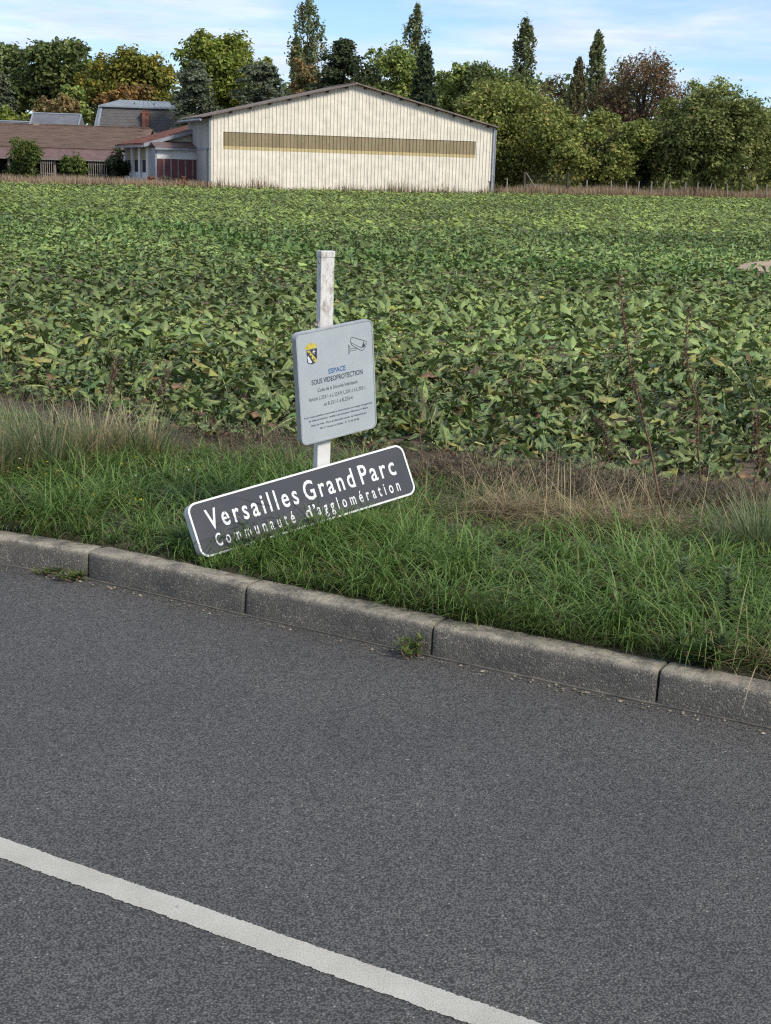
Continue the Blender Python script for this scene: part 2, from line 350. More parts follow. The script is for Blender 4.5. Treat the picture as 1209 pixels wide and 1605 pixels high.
# verge sheet
sv = np.linspace(-9.5, 9.5, 191); nv = np.linspace(0, 1, 25); V = []
for s in sv:
    n0 = kfront(s)+.13; n1 = fedge(s)
    for u in nv:
        n_ = n0+(n1-n0)*u; p = xy(s, n_); V.append((p[0], p[1], float(gz(p[0], p[1]))+ (rng.normal(0, .006) if 0 < u < 1 else 0)))
k = len(nv); i, j = np.meshgrid(np.arange(len(sv)-1), np.arange(k-1), indexing='ij'); i = i.ravel(); j = j.ravel()
tag(link('verge', npmesh('verge', np.array(V), np.c_[i*k+j, (i+1)*k+j, (i+1)*k+j+1, i*k+j+1], smooth=True), M['vsoil']), 'grass verge between kerb and beet field', kind='structure')
# field sheet (first row follows the verge's edge)
sf = np.concatenate([np.linspace(-900, -60, 15), np.linspace(-52, -10, 22), np.linspace(-9.5, 9.5, 77), np.linspace(10, 80, 36), np.linspace(100, 900, 12)])
nf = np.concatenate([[0], np.linspace(.4, 12, 30), np.linspace(13, 120, 72), np.linspace(150, 1800, 12)]); V = []
PATCH = at(1398, 418, 27.0)
for s in sf:
    n1 = fedge(np.clip(s, -9.5, 9.5))
    for u in nf:
        p = xy(s, n1+u); z = float(gz(p[0], p[1]))
        dd = ((p[0]-PATCH[0])/2.6)**2+((p[1]-PATCH[1])/3.6)**2
        if dd < 2: z += .2*math.exp(-dd*1.6)
        V.append((p[0], p[1], z))
k = len(nf); i, j = np.meshgrid(np.arange(len(sf)-1), np.arange(k-1), indexing='ij'); i = i.ravel(); j = j.ravel()
tag(link('field', npmesh('field', np.array(V), np.c_[i*k+j, (i+1)*k+j, (i+1)*k+j+1, i*k+j+1], smooth=True), M['fsoil']), 'brown soil of the beet field', kind='structure')
M['palesoil'] = pm('dry_pale_soil', (.28, .20, .14), (.46, .35, .26), 3, 1.0, .03, 18)
V = [(PATCH[0], PATCH[1], 0)]; F = []; na, nr = 40, 9
for ir in range(1, nr+1):
    for ia in range(na):
        a = 2*math.pi*ia/na; rr = ir/nr*(1+.12*math.sin(3*a+1)+.08*math.sin(7*a)); V.append((PATCH[0]+2.7*rr*math.cos(a), PATCH[1]+4.4*rr*math.sin(a), 0))
for k, (x, y, z) in enumerate(V):
    dd = ((x-PATCH[0])/2.6)**2+((y-PATCH[1])/3.6)**2; V[k] = (x, y, float(gz(x, y))+.012+.2*math.exp(-dd*1.6)+(rng.normal(.012, .012) if k < 1+na*(nr-1) else -.02))
F += [(0, 1+i, 1+(i+1) % na) for i in range(na)]
for ir in range(nr-1):
    for i in range(na): a = 1+ir*na; F.append((a+i, a+na+i, a+na+(i+1) % na, a+(i+1) % na))
me = bpy.data.meshes.new('bare_soil'); me.from_pydata(V, [], F); me.update()
tag(link('bare_soil', me, M['palesoil']), 'patch of bare pale dry soil in the beet field', kind='structure')

# ------------------------------------------------------------------ signs
def pose(yaw, tilt, roll):
    cz, sz = math.cos(yaw), math.sin(yaw); Rz = np.array([[cz, -sz, 0], [sz, cz, 0], [0, 0, 1]])
    c, s = math.cos(tilt), math.sin(tilt); Rx = np.array([[1, 0, 0], [0, c, -s], [0, s, c]])
    c, s = math.cos(roll), math.sin(roll); Ry = np.array([[c, 0, s], [0, 1, 0], [-s, 0, c]])
    return Rz@Rx@Ry
def mat4(R3, c): return Matrix([[*R3[0], c[0]], [*R3[1], c[1]], [*R3[2], c[2]], [0, 0, 0, 1]])
def rrect(w_, h_, r, n=7):
    out = []
    for cx_, cz_, a0 in ((w_/2-r, h_/2-r, 0), (-w_/2+r, h_/2-r, 90), (-w_/2+r, -h_/2+r, 180), (w_/2-r, -h_/2+r, 270)):
        for i in range(n): a = R(a0+90*i/(n-1)); out.append((cx_+r*math.cos(a), cz_+r*math.sin(a)))
    return out
def ring(outer, inner, y0, y1):
    n = len(outer); mb = MB()
    v = [(x, y0, z) for x, z in outer]+[(x, y0, z) for x, z in inner]+[(x, y1, z) for x, z in outer]+[(x, y1, z) for x, z in inner]
    f = []
    for i in range(n):
        j = (i+1) % n
        f += [(i, j, n+j, n+i), (2*n+i, 3*n+i, 3*n+j, 2*n+j), (i, 2*n+i, 2*n+j, j), (n+i, n+j, 3*n+j, 3*n+i)]
    return mb.add(v, f)
def text_part(body, mat, parent, c, width, height, name='lettering', bold=0.0, spacing=1.0, align='CENTER', y=-.0):
    """a line of lettering as thin geometry; c = (x, z) of the middle of the cap-height line, width and cap height in metres"""
    cu = bpy.data.curves.new('t', 'FONT'); cu.body = body; cu.offset = bold; cu.extrude = .0; cu.space_character = spacing; cu.resolution_u = 3
    to = bpy.data.objects.new('t', cu); col.objects.link(to)
    dg = bpy.context.evaluated_depsgraph_get(); me = bpy.data.meshes.new_from_object(to.evaluated_get(dg))
    bpy.data.objects.remove(to); bpy.data.curves.remove(cu)
    n = len(me.vertices); a = np.zeros(n*3, np.float32); me.vertices.foreach_get('co', a); a = a.reshape(-1, 3)
    capH = .69
    x = (a[:, 0]-a[:, 0].min())/(a[:, 0].max()-a[:, 0].min())-.5
    out = np.c_[x*width+c[0], np.full(n, y), (a[:, 1]/capH-.5)*height+c[1]]
    me.vertices.foreach_set('co', out.astype(np.float32).ravel()); me.update()
    return link(name, me, mat, parent)

# --- fallen town sign leaning back on the post
tb = dict(yaw=.525, tilt=-.3833, roll=-.1733, c=np.array([-.4004, 6.8516, .3849]), w=1.256, h=.2725)
R2 = pose(tb['yaw'], tb['tilt'], tb['roll'])
road_sign = empty('road_sign', (0, 0, 0)); road_sign.matrix_world = mat4(R2, tb['c'])
tag(road_sign, 'dark grey road sign with white lettering, fallen askew in the grass against the white post', 'road sign')
w_, h_ = tb['w'], tb['h']
MB().prism(rrect(w_-.004, h_-.004, .045), .004, .058).build('panel_box', M['white_metal'], road_sign)
MB().prism(rrect(w_-.02, h_-.02, .038), -.0005, .0035).build('sign_face', M['signface'], road_sign)
ring(rrect(w_, h_, .047), rrect(w_-.019, h_-.019, .0385), -.004, .012).build('rim', M['white_metal'], road_sign)
for zz in (-.07, .07): MB().box(-.6, .6, .058, .07, zz-.014, zz+.014).build('back_rail', M['alu'], road_sign, bevel=.003)
def to_panel(px, py, Rm, c):
    p = onplane(px, py, c, Rm[:, 1]); q = (p-c)@Rm; return q[0], q[2]
def zp(x, y, k, ox, oy): return ox+x/k, oy+y/k
def line_on(body, mat, parent, Rm, c, L, Rr, height, **k):
    (x0, z0), (x1, z1) = to_panel(*L, Rm, c), to_panel(*Rr, Rm, c)
    return text_part(body, mat, parent, ((x0+x1)/2, (z0+z1)/2), x1-x0, height, **k)
Z5 = lambda x, y: zp(x, y, 3.0225, 270, 680)
zv = np.mean([to_panel(*Z5(*q), R2, tb['c'])[1] for q in ((175, 402), (1040, 155))])
zc = np.mean([to_panel(*Z5(*q), R2, tb['c'])[1] for q in ((215, 500), (1065, 245))])
for body, l_, r_, z_, h_, sp in (('Versailles', (160, 402), (590, 280), zv, .097, 1.35), ('Grand', (622, 275), (858, 205), zv, .097, 1.3), ('Parc', (888, 200), (1051, 150), zv, .097, 1.3),
                                 ('Communaut\u00e9', (205, 500), (580, 395), zc, .061, 1.75), ('d\u2019', (630, 375), (681, 360), zc, .061, 1.2), ('agglom\u00e9ration', (686, 358), (1077, 245), zc, .061, 1.75)):
    xa, xb = to_panel(*Z5(*l_), R2, tb['c'])[0], to_panel(*Z5(*r_), R2, tb['c'])[0]
    text_part(body, M['letter_white'], road_sign, ((xa+xb)/2, z_), xb-xa, h_, bold=.014, spacing=sp, y=-.0018)

# --- post with the video notice
top_mid = onplane(504, 731, tb['c'], R2[:, 1])           # where the post passes behind the sign's upper edge
nrm2 = R2[:, 1]
PYAW = R(36)
pd = np.array([-math.sin(PYAW), math.cos(PYAW)])         # from the front face of the post to its back
pr = np.array([math.cos(PYAW), math.sin(PYAW)])
pc = at(504.5, 726, float(top_mid[1])+.105)
pc = np.array([pc[0], pc[1]])+pd*.0
print('post', pc, top_mid)
gzp = float(gz(*pc)); POSTTOP = at(508, 394, float(pc[1]))[2]; ph = POSTTOP-gzp
notice = empty('notice_post', (pc[0], pc[1], gzp), PYAW)
tag(notice, 'upright white post in the verge carrying a grey video surveillance notice', 'notice sign')
mb = MB(); mb.box(-.04, .04, -.02, .02, -.35, ph); mb.build('post', M['post'], notice, bevel=.004)
MB().box(-.0425, .0425, -.0225, .0225, ph-.028, ph+.004).build('cap', M['post'], notice, bevel=.004)
M['post_dirty'] = pm('rusty_fixings', (.20, .17, .15), (.42, .40, .38), 40, .6, 0, 90, metal=.3)
tb1 = dict(yaw=.672, tilt=.045, roll=-.120, c=np.array([-.2529, 6.75, .9943]), w=.455, h=.55)
Rm1 = pose(tb1['yaw'], tb1['tilt'], tb1['roll'])
Yf = float((pc-pd*.068)[1]); kk = None
# keep the panel's line of sight and bring it to stand just in front of the post
dirc = tb1['c']-CAM; front = np.array([pc[0], pc[1], 0])-np.array([pd[0], pd[1], 0])*.066
nn1 = np.array([pd[0], pd[1], 0.0]); tt = ((front-CAM)@nn1)/(dirc@nn1); c1 = CAM+dirc*tt
w1, h1 = tb1['w']*tt, tb1['h']*tt
print('panel', c1, w1, h1, tt)
Minv = mat4(np.array([[math.cos(PYAW), -math.sin(PYAW), 0], [math.sin(PYAW), math.cos(PYAW), 0], [0, 0, 1]]), (pc[0], pc[1], gzp)).inverted()
panel_me = MB().prism(rrect(w1-.006, h1-.006, .03), .003, .04).mesh('notice_panel')
panel = link('notice_panel', panel_me, M['alu'], notice); panel.matrix_local = Minv@mat4(Rm1, c1)
panel['label'] = 'grey video surveillance notice with a crest and a camera pictogram'
MB().prism(rrect(w1-.014, h1-.014, .027), -.0003, .0026).build('notice_face', M['film'], panel)
ring(rrect(w1, h1, .032), rrect(w1-.014, h1-.014, .026), -.0025, .014).build('rim', M['alu'], panel)
for zz in (.19, -.16):
    q = Minv@Vector((*c1, )) 
    MB().box(-.056, .056, -.045, .03, float(q[2])+zz-.014, float(q[2])+zz+.014).build('clamp', M['alu'], notice, bevel=.004)
for zz, s_ in ((POSTTOP-gzp-.43, 1), (POSTTOP-gzp-.36, 1), (POSTTOP-gzp-.05, 0)):
    mb = MB()
    if s_: mb.box(-.048, -.040, -.016, .012, zz-.018, zz+.018)
    mb.tube([(-.041, -.004, zz), (-.062 if s_ else -.046, -.004, zz)], .008, 7); mb.build('bolt', M['post_dirty'], notice, bevel=0)
Z1 = lambda x, y: zp(x, y, 8.06, 450, 490)
Z2 = lambda x, y: zp(x, y, 8.06, 450, 590)
for body, mat, L_, R_, h_, bo, sp in (
    ('ESPACE', 'ink_blue', Z1(525, 738), Z1(740, 695), .0245, .02, 1.0),
    ('SOUS VIDEOPROTECTION', 'ink', Z1(310, 880), Z1(955, 748), .0255, .014, 1.0),
    ('Code de la S\u00e9curit\u00e9 Int\u00e9rieure', 'ink_thin', Z2(385, 172), Z2(890, 65), .0185, .004, 1.0),
    ('Article L.223-1 \u00e0 L.223-9, L.251-1 \u00e0 L.255-1,', 'ink_thin', Z2(275, 298), Z2(1002, 132), .0185, .004, 1.0),
    ('et R.251-1 \u00e0 R.253-4', 'ink_thin', Z2(470, 348), Z2(828, 262), .0185, .004, 1.0),
    ("Pour toute question concernant le droit d'acc\u00e8s aux images enregistr\u00e9es", 'ink', Z2(220, 530), Z2(1078, 330), .0095, .012, 1.0),
    ('de vid\u00e9o-protection, veuillez vous adresser \u00e0 Monsieur le Maire,', 'ink', Z2(275, 568), Z2(1028, 390), .0095, .012, 1.0),
    ('H\u00f4tel de Ville - Place du Mar\u00e9chal Leclerc de Hauteclocque', 'ink', Z2(305, 625), Z2(1005, 455), .0095, .012, 1.0),
    ('78117 Toussus le Noble - 01 39 56 24 88', 'ink', Z2(415, 652), Z2(912, 538), .0095, .012, 1.0)):
    (x0, z0), (x1, z1) = to_panel(*L_, Rm1, c1), to_panel(*R_, Rm1, c1)
    text_part(body, M[mat], panel, ((x0+x1)/2, (z0+z1)/2), x1-x0, h_, bold=bo, spacing=sp, y=-.0009)
def flat(name, polys, mat, parent, y):
    mb = MB()
    for p in polys:
        q = [to_panel(*Z1(*a), Rm1, c1) for a in p]; mb.add([(x, y, z) for x, z in q], [tuple(range(len(q)))])
    return mb.build(name, mat, parent)
flat('crest_shield', [[(245, 475), (378, 445), (378, 600), (362, 632), (318, 652), (275, 648), (255, 632)]], M['ink'], panel, -.0007)
flat('crest_band', [[(247, 483), (280, 475), (376, 590), (376, 612), (352, 632)]], M['gold'], panel, -.0010)
flat('crest_quarter', [[(256, 560), (270, 550), (318, 625), (300, 640), (270, 632)]], M['silver'], panel, -.0010)
flat('crest_cross', [[(331, 470), (342, 468), (344, 525), (338, 525)], [(318, 492), (356, 482), (356, 494), (318, 503)]], M['silver'], panel, -.0012)
flat('crest_mark', [[(276, 502), (290, 515), (280, 532), (268, 515)], [(300, 535), (316, 548), (308, 566), (294, 550)], [(334, 572), (350, 588), (342, 606), (328, 588)]], M['ink'], panel, -.0013)
flat('crest_crown', [[(235, 475), (225, 432), (245, 432), (250, 395), (275, 408), (295, 368), (322, 395), (350, 385), (352, 402), (384, 400), (368, 442)]], M['gold'], panel, -.0007)
def outline(name, pts, wd, close=True):
    mb = MB(); P_ = [np.array(to_panel(*Z1(*a), Rm1, c1)) for a in pts]
    for a, b_ in zip(P_, P_[1:]+([P_[0]] if close else [])):
        d = (b_-a)/np.linalg.norm(b_-a); n_ = np.array([-d[1], d[0]])*wd/2; a = a-d*wd*.4; b_ = b_+d*wd*.4
        mb.add([(p[0], -.0009-random.random()*.0003, p[1]) for p in (a-n_, b_-n_, b_+n_, a+n_)], [(0, 1, 2, 3)])
    return mb.build(name, M['ink_thin'], panel)
outline('camera_outline', [(820, 308), (1000, 360), (1000, 400), (985, 440), (945, 480), (820, 412), (802, 370), (805, 325)], .0028)
outline('camera_outline', [(808, 378), (945, 445), (968, 365)], .0022, False)
outline('camera_outline', [(778, 405), (780, 525), (795, 490), (795, 440)], .0026)
outline('camera_outline', [(795, 455), (875, 448), (875, 470), (795, 482)], .0022)
flat('camera_lens', [[(948, 440), (968, 372), (985, 412), (978, 432)]], M['ink'], panel, -.0009)

# ------------------------------------------------------------------ grass blades
def blades(P, az, L, tilt, bend, wd, cb, ct, seg=4, twist=.5):
    """arrays of n blades: base points, heading, length, lean at the base, further lean at the tip, width, base and tip colours -> V, F, C"""
    n = len(P); a = az; t = np.linspace(0, 1, seg+1)
    V = np.zeros((n, seg+1, 2, 3)); C = np.zeros((n, seg+1, 2, 3)); pos = P.astype(float).copy()
    hd = np.stack([np.cos(a), np.sin(a), np.zeros(n)], 1)
    sa = a+np.pi/2+rng.uniform(-twist, twist, n)
    side = np.stack([np.cos(sa), np.sin(sa), np.zeros(n)], 1)
    for k in range(seg+1):
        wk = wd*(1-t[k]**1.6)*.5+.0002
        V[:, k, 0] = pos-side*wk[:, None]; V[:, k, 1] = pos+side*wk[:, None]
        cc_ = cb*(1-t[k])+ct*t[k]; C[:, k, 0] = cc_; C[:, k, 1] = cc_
        if k < seg:
            an = tilt+bend*((t[k]+t[k+1])/2)**1.4
            pos = pos+(hd*np.sin(an)[:, None]+np.array([0, 0, 1.])*np.cos(an)[:, None])*(L/seg)[:, None]
    V = V.reshape(-1, 3); C = C.reshape(-1, 3)
    b_ = (np.arange(n)*(seg+1)*2)[:, None]; k = np.arange(seg)[None]*2
    F = np.stack([b_+k, b_+k+1, b_+k+3, b_+k+2], -1).reshape(-1, 4)
    return V, F, C
class Bag:
    def __init__(s): s.V = []; s.F = []; s.C = []; s.n = 0
    def add(s, VFC):
        V, F, C = VFC; s.V.append(V); s.F.append(F+s.n); s.C.append(C); s.n += len(V)
    def mesh(s, name, smooth=False): return npmesh(name, np.concatenate(s.V), np.concatenate(s.F), np.concatenate(s.C), smooth)
def lerpc(a, b_, u): return np.asarray(a)*(1-u[:, None])+np.asarray(b_)*u[:, None]
def vn(x, y, sc_, seed=0):
    """cheap smooth noise 0..1"""
    r = np.random.default_rng(seed); v = 0
    for i in range(6):
        k = r.normal(0, 1, 2)*sc_; v = v+np.sin(x*k[0]+y*k[1]+r.uniform(0, 6.28))
    return np.clip(.5+v/6, 0, 1)
def in_view(x, y, m): return np.abs(x) < .29*y+m
HALF = math.pi/2
TA = math.atan2(TD[1], TD[0]); ROADWARD = TA-HALF

def ground_pts(s, n):
    p = xy(s, n); return np.c_[p, gz(p[:, 0], p[:, 1])]
def verge_rand(N, u0=0.0, u1=1.0, s0=-5.2, s1=4.6):
    s = rng.uniform(s0, s1, N); u = rng.uniform(u0, u1, N)
    n_ = kfront(s)+.125+(fedge(s)-kfront(s)-.125)*u; return s, n_, u
G1 = (.14, .245, .055); G2 = (.265, .40, .12); STRAW = (.40, .32, .17); STRAW2 = (.27, .20, .105); BROWN = (.13, .09, .055)
def dryness(x, y, u):
    """how much of the verge is dead grass at a place (1 = straw)"""
    p1 = gnd(800, 805, .17); p2 = gnd(930, 812, .17); p3 = gnd(270, 700, .17); p4 = gnd(100, 690, .17)
    d = .9*np.exp(-(((x-p1[0])/.45)**2+((y-p1[1])/.38)**2))+.95*np.exp(-(((x-p2[0])/.5)**2+((y-p2[1])/.42)**2))
    d += .6*np.exp(-(((x-p3[0])/.9)**2+((y-p3[1])/.5)**2))+.35*np.exp(-(((x-p4[0])/.8)**2+((y-p4[1])/.6)**2))
    d += .2*np.clip((u-.7)/.3, 0, 1)
    return np.clip(d, 0, 1)
bag = Bag()
# lush tussocks: clump centres with arching blades, denser and longer towards the kerb
NC = 2150; s, n_, u = verge_rand(NC, 0.02, .84); keep = rng.random(NC) < np.clip(1.25-u*.95, .2, 1); s, n_, u = s[keep], n_[keep], u[keep]
cp = ground_pts(s, n_); dry = dryness(cp[:, 0], cp[:, 1], u); vig = .55+.75*vn(cp[:, 0], cp[:, 1], 2.2, 3)
per = 22; idx = np.repeat(np.arange(len(cp)), per); N = len(idx)
off = rng.normal(0, .024, (N, 2)); base = cp[idx].copy(); base[:, :2] += off
az = np.arctan2(off[:, 1], off[:, 0])+rng.normal(0, .7, N); lean = rng.random(N) < .45; az[lean] = (ROADWARD+.45)+rng.normal(0, .6, lean.sum())
L = (.11+.19*rng.beta(2, 2, N))*vig[idx]*(1.12-.35*u[idx]); L = np.where(u[idx] < .05, L*.6, L)*(1-.35*dry[idx])
ps, pn = sn(gnd(470, 850, .14)); near = np.exp(-(((s[idx]-ps)/.55)**2+((n_[idx]-(pn-.02))/.2)**2)); L = L*(1+.55*near)
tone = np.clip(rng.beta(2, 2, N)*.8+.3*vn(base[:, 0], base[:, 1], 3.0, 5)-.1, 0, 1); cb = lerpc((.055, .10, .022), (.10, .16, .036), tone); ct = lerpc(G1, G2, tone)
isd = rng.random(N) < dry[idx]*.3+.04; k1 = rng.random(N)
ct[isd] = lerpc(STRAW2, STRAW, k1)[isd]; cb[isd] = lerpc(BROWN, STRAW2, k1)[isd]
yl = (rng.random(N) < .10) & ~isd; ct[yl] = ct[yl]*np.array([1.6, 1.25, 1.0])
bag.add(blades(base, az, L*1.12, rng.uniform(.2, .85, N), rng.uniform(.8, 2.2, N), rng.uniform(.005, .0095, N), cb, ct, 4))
# short undergrowth everywhere
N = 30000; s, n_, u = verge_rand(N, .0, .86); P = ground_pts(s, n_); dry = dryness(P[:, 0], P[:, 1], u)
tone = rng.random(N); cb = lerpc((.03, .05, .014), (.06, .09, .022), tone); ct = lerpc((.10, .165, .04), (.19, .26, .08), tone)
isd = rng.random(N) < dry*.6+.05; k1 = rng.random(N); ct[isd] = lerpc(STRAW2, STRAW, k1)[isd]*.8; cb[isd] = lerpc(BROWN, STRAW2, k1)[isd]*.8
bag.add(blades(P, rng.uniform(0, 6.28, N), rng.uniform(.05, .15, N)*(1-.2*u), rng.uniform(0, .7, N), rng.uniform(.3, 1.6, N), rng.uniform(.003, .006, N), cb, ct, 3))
# kerb-side fringe that spills over the top of the stones
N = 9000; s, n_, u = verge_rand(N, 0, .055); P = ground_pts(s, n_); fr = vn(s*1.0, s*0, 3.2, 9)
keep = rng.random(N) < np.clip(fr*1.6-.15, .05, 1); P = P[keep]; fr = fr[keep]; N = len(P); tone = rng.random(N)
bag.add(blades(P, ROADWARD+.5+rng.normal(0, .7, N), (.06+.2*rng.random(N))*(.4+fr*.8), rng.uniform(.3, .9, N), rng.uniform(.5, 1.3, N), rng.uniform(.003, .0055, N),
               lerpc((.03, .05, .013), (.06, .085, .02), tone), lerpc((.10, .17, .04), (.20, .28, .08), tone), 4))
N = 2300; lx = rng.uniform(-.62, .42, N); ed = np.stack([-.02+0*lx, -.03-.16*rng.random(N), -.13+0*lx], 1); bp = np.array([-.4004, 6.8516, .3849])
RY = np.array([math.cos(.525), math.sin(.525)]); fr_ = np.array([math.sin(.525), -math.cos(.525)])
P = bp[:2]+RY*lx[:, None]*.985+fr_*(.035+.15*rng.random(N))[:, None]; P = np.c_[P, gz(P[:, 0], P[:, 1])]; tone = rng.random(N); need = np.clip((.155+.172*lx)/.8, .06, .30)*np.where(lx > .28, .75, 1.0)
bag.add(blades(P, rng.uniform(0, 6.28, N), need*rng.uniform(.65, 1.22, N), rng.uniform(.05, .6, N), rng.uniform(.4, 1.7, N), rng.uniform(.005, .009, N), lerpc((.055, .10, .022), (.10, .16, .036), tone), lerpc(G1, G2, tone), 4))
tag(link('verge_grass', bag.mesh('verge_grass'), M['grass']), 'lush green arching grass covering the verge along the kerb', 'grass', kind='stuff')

# dead straw lying about
bag = Bag()
for (px, py, rx, ry, N, up) in ((800, 812, .20, .16, 420, .9), (930, 826, .34, .17, 620, .85), (880, 800, .5, .2, 160, .6), (720, 810, .3, .15, 70, .6), (1130, 800, .45, .3, 120, .6), (1040, 850, .3, .2, 130, .7), (600, 825, .12, .08, 120, .8), (1185, 1040, .10, .05, 130, 1.1)):
    c_ = gnd(px, py, .16); P = np.c_[rng.normal(c_[0], rx*.6, N), rng.normal(c_[1], ry*.6, N)]; P = np.c_[P, gz(P[:, 0], P[:, 1])+rng.uniform(0, .06, N)]
    k1 = rng.random(N); flat_ = rng.random(N) < .74
    bag.add(blades(P, np.where(rng.random(N) < .5, TA+rng.normal(0, .5, N), rng.uniform(0, 6.28, N)), rng.uniform(.12, .42, N), np.where(flat_, rng.uniform(1.0, 1.5, N), rng.uniform(.1, .8, N)), rng.uniform(-.1, .9, N), rng.uniform(.0022, .0045, N),
                   lerpc(BROWN, STRAW, k1), lerpc((.46, .37, .2), (.72, .60, .36), k1), 3))
# thatch on the brown strip in front of the beets
N = 15000; s, n_, u = verge_rand(N, .66, 1.05); P = ground_pts(s, n_); P[:, 2] += rng.uniform(0, .03, N); k1 = rng.random(N)
bag.add(blades(P, rng.uniform(0, 6.28, N), rng.uniform(.05, .2, N), rng.uniform(.9, 1.55, N), rng.uniform(-.2, .4, N), rng.uniform(.0018, .004, N), lerpc((.06, .042, .028), (.16, .12, .075), k1), lerpc((.12, .09, .06), (.32, .25, .165), k1), 2))
tag(link('dead_grass', bag.mesh('dead_grass'), M['grass']), 'straw coloured dead grass lying on the verge behind the green grass', 'grass', kind='stuff')

# tall tussocks at the left, each a plant of its own
def tussock(px, py, N, hgt, rad, straw, label, tiltmax=.55):
    c_ = gnd(px, py, .16); c_[2] = float(gz(c_[0], c_[1])); off = rng.normal(0, rad*.45, (N, 2)); P = np.c_[off, np.zeros(N)]
    az = np.arctan2(off[:, 1], off[:, 0])+rng.normal(0, .6, N); L = hgt*rng.uniform(.55, 1.08, N); k1 = rng.random(N)
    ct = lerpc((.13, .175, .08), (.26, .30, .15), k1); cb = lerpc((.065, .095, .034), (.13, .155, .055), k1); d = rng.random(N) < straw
    ct[d] = lerpc((.38, .31, .17), (.55, .48, .30), k1)[d]; cb[d] = lerpc((.16, .12, .05), (.30, .22, .08), k1)[d]
    bag = Bag(); bag.add(blades(P, az, L, rng.uniform(.02, tiltmax*1.2, N), rng.uniform(.1, .9, N), rng.uniform(.005, .011, N), cb, ct, 4))
    tag(link('grass_tussock', bag.mesh('grass_tussock'), M['grass'], loc=c_), label, 'grass tussock', 'tall grass tussocks at the field edge')
tussock(-15, 745, 330, .54, .26, .3, 'tall grey-green grass tussock with straw tips, farthest along the verge from the white post')
tussock(75, 738, 360, .50, .26, .28, 'dark green tall grass tussock second along the field edge from the farthest one')
tussock(150, 726, 280, .46, .22, .62, 'yellowing straw-coloured grass tussock between two greener tussocks')
tussock(222, 722, 250, .40, .20, .42, 'pale green upright grass tussock nearest the white post')
tussock(1195, 880, 360, .40, .16, .05, 'dark green tussock of stiff narrow leaves beside the tall brown stalks', .8)

# ------------------------------------------------------------------ dead weed debris in front of the beets
bag = Bag(); N = 12500
blobs = [(690, 742, .35, .13, 1.), (800, 756, .35, .14, .9), (905, 772, .4, .15, 1.), (1010, 782, .4, .16, 1.0), (1120, 790, .3, .16, .6), (380, 690, .4, .12, .35), (1180, 785, .4, .2, .6)]
wts = np.array([b_[4] for b_ in blobs]); which = rng.choice(len(blobs), N, p=wts/wts.sum()); cs = np.array([gnd(b_[0], b_[1], .2) for b_ in blobs])
rx = np.array([b_[2] for b_ in blobs])[which]; ry = np.array([b_[3] for b_ in blobs])[which]
P = np.c_[cs[which, 0]+rng.normal(0, .5, N)*rx, cs[which, 1]+rng.normal(0, .5, N)*ry-.0]; rr = np.exp(-((P[:, 1]-cs[which, 1])/ry)**2)
P = np.c_[P, gz(P[:, 0], P[:, 1])+rng.random(N)*(.04+.14*rr*(.5+.8*vn(P[:, 0], P[:, 1], 5, 21)))]
k1 = rng.random(N)
bag.add(blades(P, rng.uniform(0, 6.28, N), rng.uniform(.012, .05, N), rng.uniform(.2, 2.2, N), rng.uniform(-.6, .9, N), rng.uniform(.004, .010, N), lerpc((.11, .08, .052), (.25, .19, .125), k1), np.where(rng.random((N, 1)) < .26, np.array([[.11, .16, .05]]), lerpc((.12, .088, .06), (.32, .25, .17), k1)), 2))
tag(link('dead_weeds', bag.mesh('dead_weeds'), M['grass']), 'low mat of shrivelled brown weeds at the front of the beets', 'weeds', kind='stuff')

